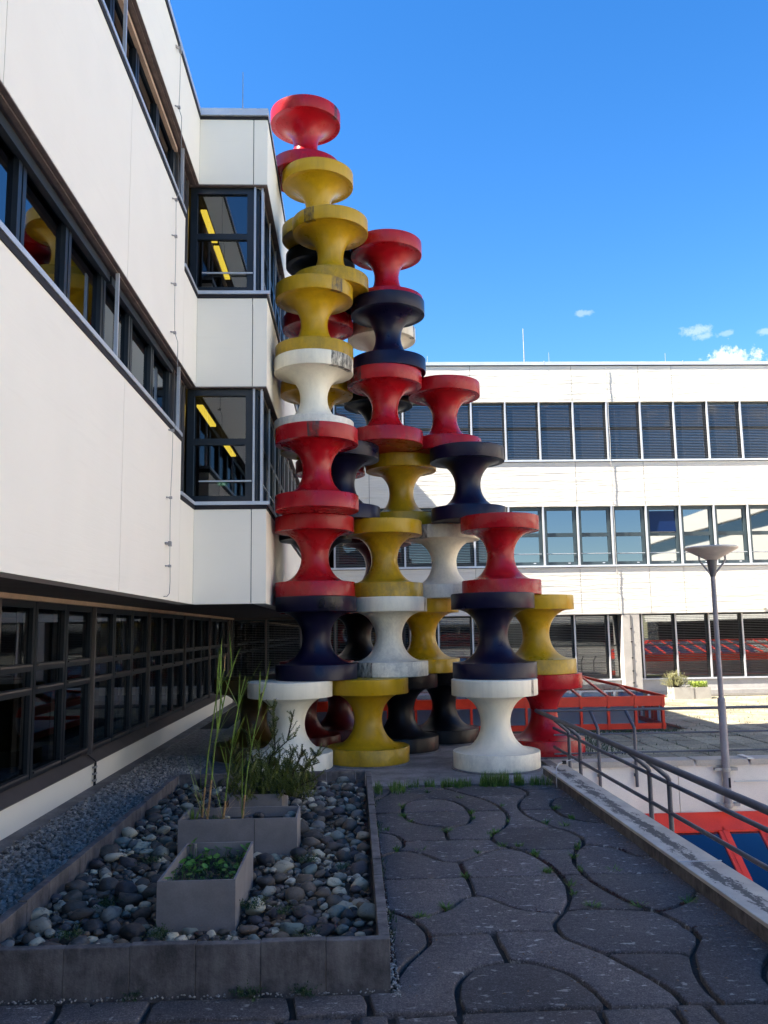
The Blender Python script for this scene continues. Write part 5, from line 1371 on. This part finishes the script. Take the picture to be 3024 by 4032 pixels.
b = MB(); b.box(SX0, SX1, SY0 - .012, SY0 + .06, .545, ze); b.box(SX0, SX1, SY0 + dep - .06, SY0 + dep + .01, .545, ze); b.box(SX1 - .06, SX1 + .012, SY0 + .061, SY0 + dep - .061, .546, ze - .002); b.box(SX0 - .01, SX0 + .06, SY0 + .061, SY0 + dep - .061, .546, ze - .002)
b.build('eave_beam', RED, sk)
b = MB(); b.box(SX0, SX1 + .02, SY0 - .03, SY0 + .02, ze - .02, ze + .012); b.box(SX1 - .02, SX1 + .028, SY0 + .021, SY0 + dep, ze - .02, ze + .011); b.build('eave_trim', RED, sk)
for x in xs:
    b = MB(); b.box(x - .028, x + .028, SY0 - .022, SY0 + .07, .02, ze - .021); b.build('front_post', RED, sk)
for k in range(1, 8):
    y = SY0 + k * .6
    b = MB(); b.box(SX1 - .07, SX1 + .02, y - .028, y + .028, .02, ze - .021); b.build('side_post', RED, sk)
for a, c in zip(xs[1:], xs[:-1]):
    b = MB(); b.quad((a + .02, SY0 + .03, .15), (c - .02, SY0 + .03, .15), (c - .02, SY0 + .03, .55), (a + .02, SY0 + .03, .55)); b.build('pane', GLASS_SKY, sk)
b = MB(); b.quad((SX1 - .03, SY0 + .06, .15), (SX1 - .03, SY0 + dep - .06, .15), (SX1 - .03, SY0 + dep - .06, .55), (SX1 - .03, SY0 + .06, .55)); b.build('pane', GLASS_SKY, sk)
ym = SY0 + dep / 2; xr = SX1 - 1.35; xl = SX0 + 1.35
apex_r, apex_l = (xr, ym, zr), (xl, ym, zr)
def roof_bar(p, q, r=.03):
    p, q = Vector(p), Vector(q); d = (q - p).normalized(); s = d.cross(Vector((0, 0, 1))).normalized() * r; u = s.cross(d).normalized() * r
    b = MB(); n = 0
    b.v = [tuple(v) for v in (p - s - u, p + s - u, p + s + u, p - s + u, q - s - u, q + s - u, q + s + u, q - s + u)]
    b.f = [(0, 1, 2, 3), (7, 6, 5, 4), (0, 4, 5, 1), (1, 5, 6, 2), (2, 6, 7, 3), (3, 7, 4, 0)]
    return b
roof_bar((SX1, SY0, ze), apex_r).build('hip_bar', RED, sk); roof_bar((SX1, SY0 + dep, ze), apex_r).build('hip_bar', RED, sk)
roof_bar((SX0, SY0, ze), apex_l).build('hip_bar', RED, sk); roof_bar((SX0, SY0 + dep, ze), apex_l).build('hip_bar', RED, sk)
roof_bar(apex_l, apex_r).build('ridge_bar', RED, sk)
for x in xs[1:-1]:
    for s, y0 in ((1, SY0), (-1, SY0 + dep)):
        if x > xr: u = (SX1 - x) / (SX1 - xr)
        elif x < xl: u = (x - SX0) / (xl - SX0)
        else: u = 1.0
        top = (x, y0 + s * dep / 2 * u, ze + (zr - ze) * u + .0)
        roof_bar((x, y0, ze + .01), top, .022).build('rafter', RED, sk)
for f in (((SX0, SY0, ze), (SX1, SY0, ze), apex_r, apex_l), ((SX1, SY0 + dep, ze), (SX0, SY0 + dep, ze), apex_l, apex_r), ((SX1, SY0, ze), (SX1, SY0 + dep, ze), apex_r), ((SX0, SY0 + dep, ze), (SX0, SY0, ze), apex_l)):
    b = MB(); b.quad(*f); b.build('roof_pane', GLASS_SKY, sk)
b = MB(); b.box(SX0 + .3, SX1 - .3, SY0 + 1.0, SY0 + 1.05, -.02, .45)      # pale things inside
b.build('inner_upstand', WHITEWALL, sk)
b = MB(); b.box(SX0 + .1, SX1 - .1, SY0 + .1, SY0 + dep - .1, -.02, .06); b.build('inner_floor', WHITEWALL, sk)
for k in range(5):
    b = MB(); b.box(6.1 + k * .22, 6.2 + k * .22, SY0 + 1.8, SY0 + 1.86, .0, .62); b.build('inner_bar', RED if k % 2 else WHITEWALL, sk)

lo_ = thing('court_skylight', 'large sloped red framed glass roof down in the sunken court', 'skylight', (7, 15.0, -.85))
kk = .77; Lr = 3.1
P = lambda x, t, n=0.0: (x, 15.03 - t - n * .61, -.86 - kk * t + n * .79)
b = MB()
def slope_box(x0, x1, t0, t1, n0, n1):
    b = MB(); v = [P(x0, t0, n0), P(x1, t0, n0), P(x1, t1, n0), P(x0, t1, n0), P(x0, t0, n1), P(x1, t0, n1), P(x1, t1, n1), P(x0, t1, n1)]
    b.v = v; b.f = [(0, 1, 2, 3), (7, 6, 5, 4), (0, 4, 5, 1), (1, 5, 6, 2), (2, 6, 7, 3), (3, 7, 4, 0)]; return b
slope_box(3.6, 22, 0, .30, .0, .06).build('head_beam', RED, lo_)
slope_box(3.6, 22, 2.9, 3.1, .0, .06).build('foot_beam', RED, lo_)
pitch = .70; x0 = 6.21
GL_LOW = m_glass('low_skylight_glass', (.05, .12, .5), ior=1.36, col=(.01, .02, .06))
bars = [3.9, 4.6, 5.28] + [6.21 + .70 * q for q in range(23)]
for k in range(len(bars) - 1):
    x = bars[k]; pitch = bars[k + 1] - x
    slope_box(x - .085, x + .085, .301, 2.899, -.01, .05).build('glazing_bar', RED, lo_)
    slope_box(x - .02, x + .02, .245, 2.89, .051, .060).build('bar_cap', RED, lo_)
    b = MB(); b.quad(P(x + .06, .2, .01), P(x + pitch - .06, .2, .01), P(x + pitch - .06, 2.95, .01), P(x + .06, 2.95, .01)); b.build('pane', GL_LOW, lo_)
    slope_box(x + .068, x + pitch - .068, .245, .27, .011, .03).build('pane_gasket', GAP, lo_)
b = MB(); b.quad(P(3.6, 0, -.05), P(22, 0, -.05), P(22, 3.1, -.05), P(3.6, 3.1, -.05)); b.build('backing', mat('blue_tinted_backing', (.010, .018, .06), .5), lo_)

# ---------------------------------------------------------------- far planters
F1_ = planter('left half of the pale planter pair on the sunlit terrace, holding the silvery bush', 10.38, 11.02, 27.7, 28.3, .40, .02, .02, GREYBOX_FAR, .36, 'pale planters on the far terrace')
F2_ = planter('right half of the pale planter pair on the sunlit terrace, holding lime green leaves', 11.025, 11.6, 27.72, 28.3, .39, .02, .02, GREYBOX_FAR, .35, 'pale planters on the far terrace')
t = thing('silvery_bush', 'pale silvery bush in the far planter before the dark blinds', 'bush', (10.5, 28, .36)); b = MB(); c = MB()
for q in range(420):
    th = rnd.uniform(0, 6.28); el = rnd.uniform(.15, 1.5); d = Vector((math.cos(th) * math.cos(el), math.sin(th) * math.cos(el) * .7, math.sin(el)))
    p = Vector((10.55, 28, .38)) + d * rnd.uniform(.12, .44) * Vector((1, 1, 1)).x; e = p + (d + Vector((0, 0, .35))).normalized() * rnd.uniform(.08, .2)
    needle_twig(b, p, e, 9, .05, .018)
    if q < 60: c.tube([(10.55 + rnd.uniform(-.1, .1), 28, .36), p], .006, 3, False)
b.build('foliage', PALESHRUB, t); c.build('branches', BARK, t)
t = thing('lime_plant', 'low lime green plant in the far planter, right of the silvery bush', 'plant', (11.3, 28, .36)); b = MB()
for q in range(900):
    x = 11.05 + rnd.random() * .5; y = 27.78 + rnd.random() * .45; z = .36 + rnd.random() * .18
    blade(b, (x, y, z), (x + rnd.uniform(-.05, .05), y + rnd.uniform(-.05, .05), z + rnd.uniform(.02, .07)), .022, 0, 2)
b.build('leaves', LIME, t)
# a second red framed skylight further right on the terrace; it shows only in the window reflections
t2 = thing('red_skylight', 'second red framed skylight standing further right on the terrace', 'skylight', (16.9, 17.4, 0))
for o in list(sk.children):
    c = o.copy(); COL.objects.link(c); c.parent = t2
    c.matrix_parent_inverse = Matrix.Identity(4)
    c.location = o.location
t2.scale = (1.0, 1.0, 1.5)

# leaf litter and grit caught between the pebbles, on the slab and in the paving joints
b = MB()
LIT = mat('brown_litter', (.16, .09, .045), .9, .5, 20, .3, 60, 0)
def litter(x, y, z):
    s_ = rng.uniform(.006, .018); a = rng.rand() * 6.283; ca, sa_ = math.cos(a) * s_, math.sin(a) * s_
    k = len(b.v); dz = rng.uniform(0, .008)
    b.v += [(x - ca, y - sa_, z), (x + sa_ * .5, y - ca * .5, z + dz), (x + ca, y + sa_, z + dz * .5), (x - sa_ * .5, y + ca * .5, z + dz)]
    b.f.append((k, k + 1, k + 2, k + 3))
for _ in range(700):
    x, y = rng.uniform(BX0 + .1, BX1 - .1), rng.uniform(BY0 + .1, BY1 - .1)
    if not inbox(x, y): litter(x, y, .17 + rng.rand() * .06)
for _ in range(260): litter(rng.uniform(-2.5, 3.0), 13.45 + rng.rand() ** 2 * 1.2, .024)
for _ in range(260): litter(3.05 - abs(rng.normal()) * .12, rng.uniform(5, 13.3), .006)
for _ in range(200): litter(rng.uniform(.3, 3.0), rng.uniform(5, 13.2), .006)
o = b.build('leaf_litter', LIT, None); o['kind'] = 'stuff'
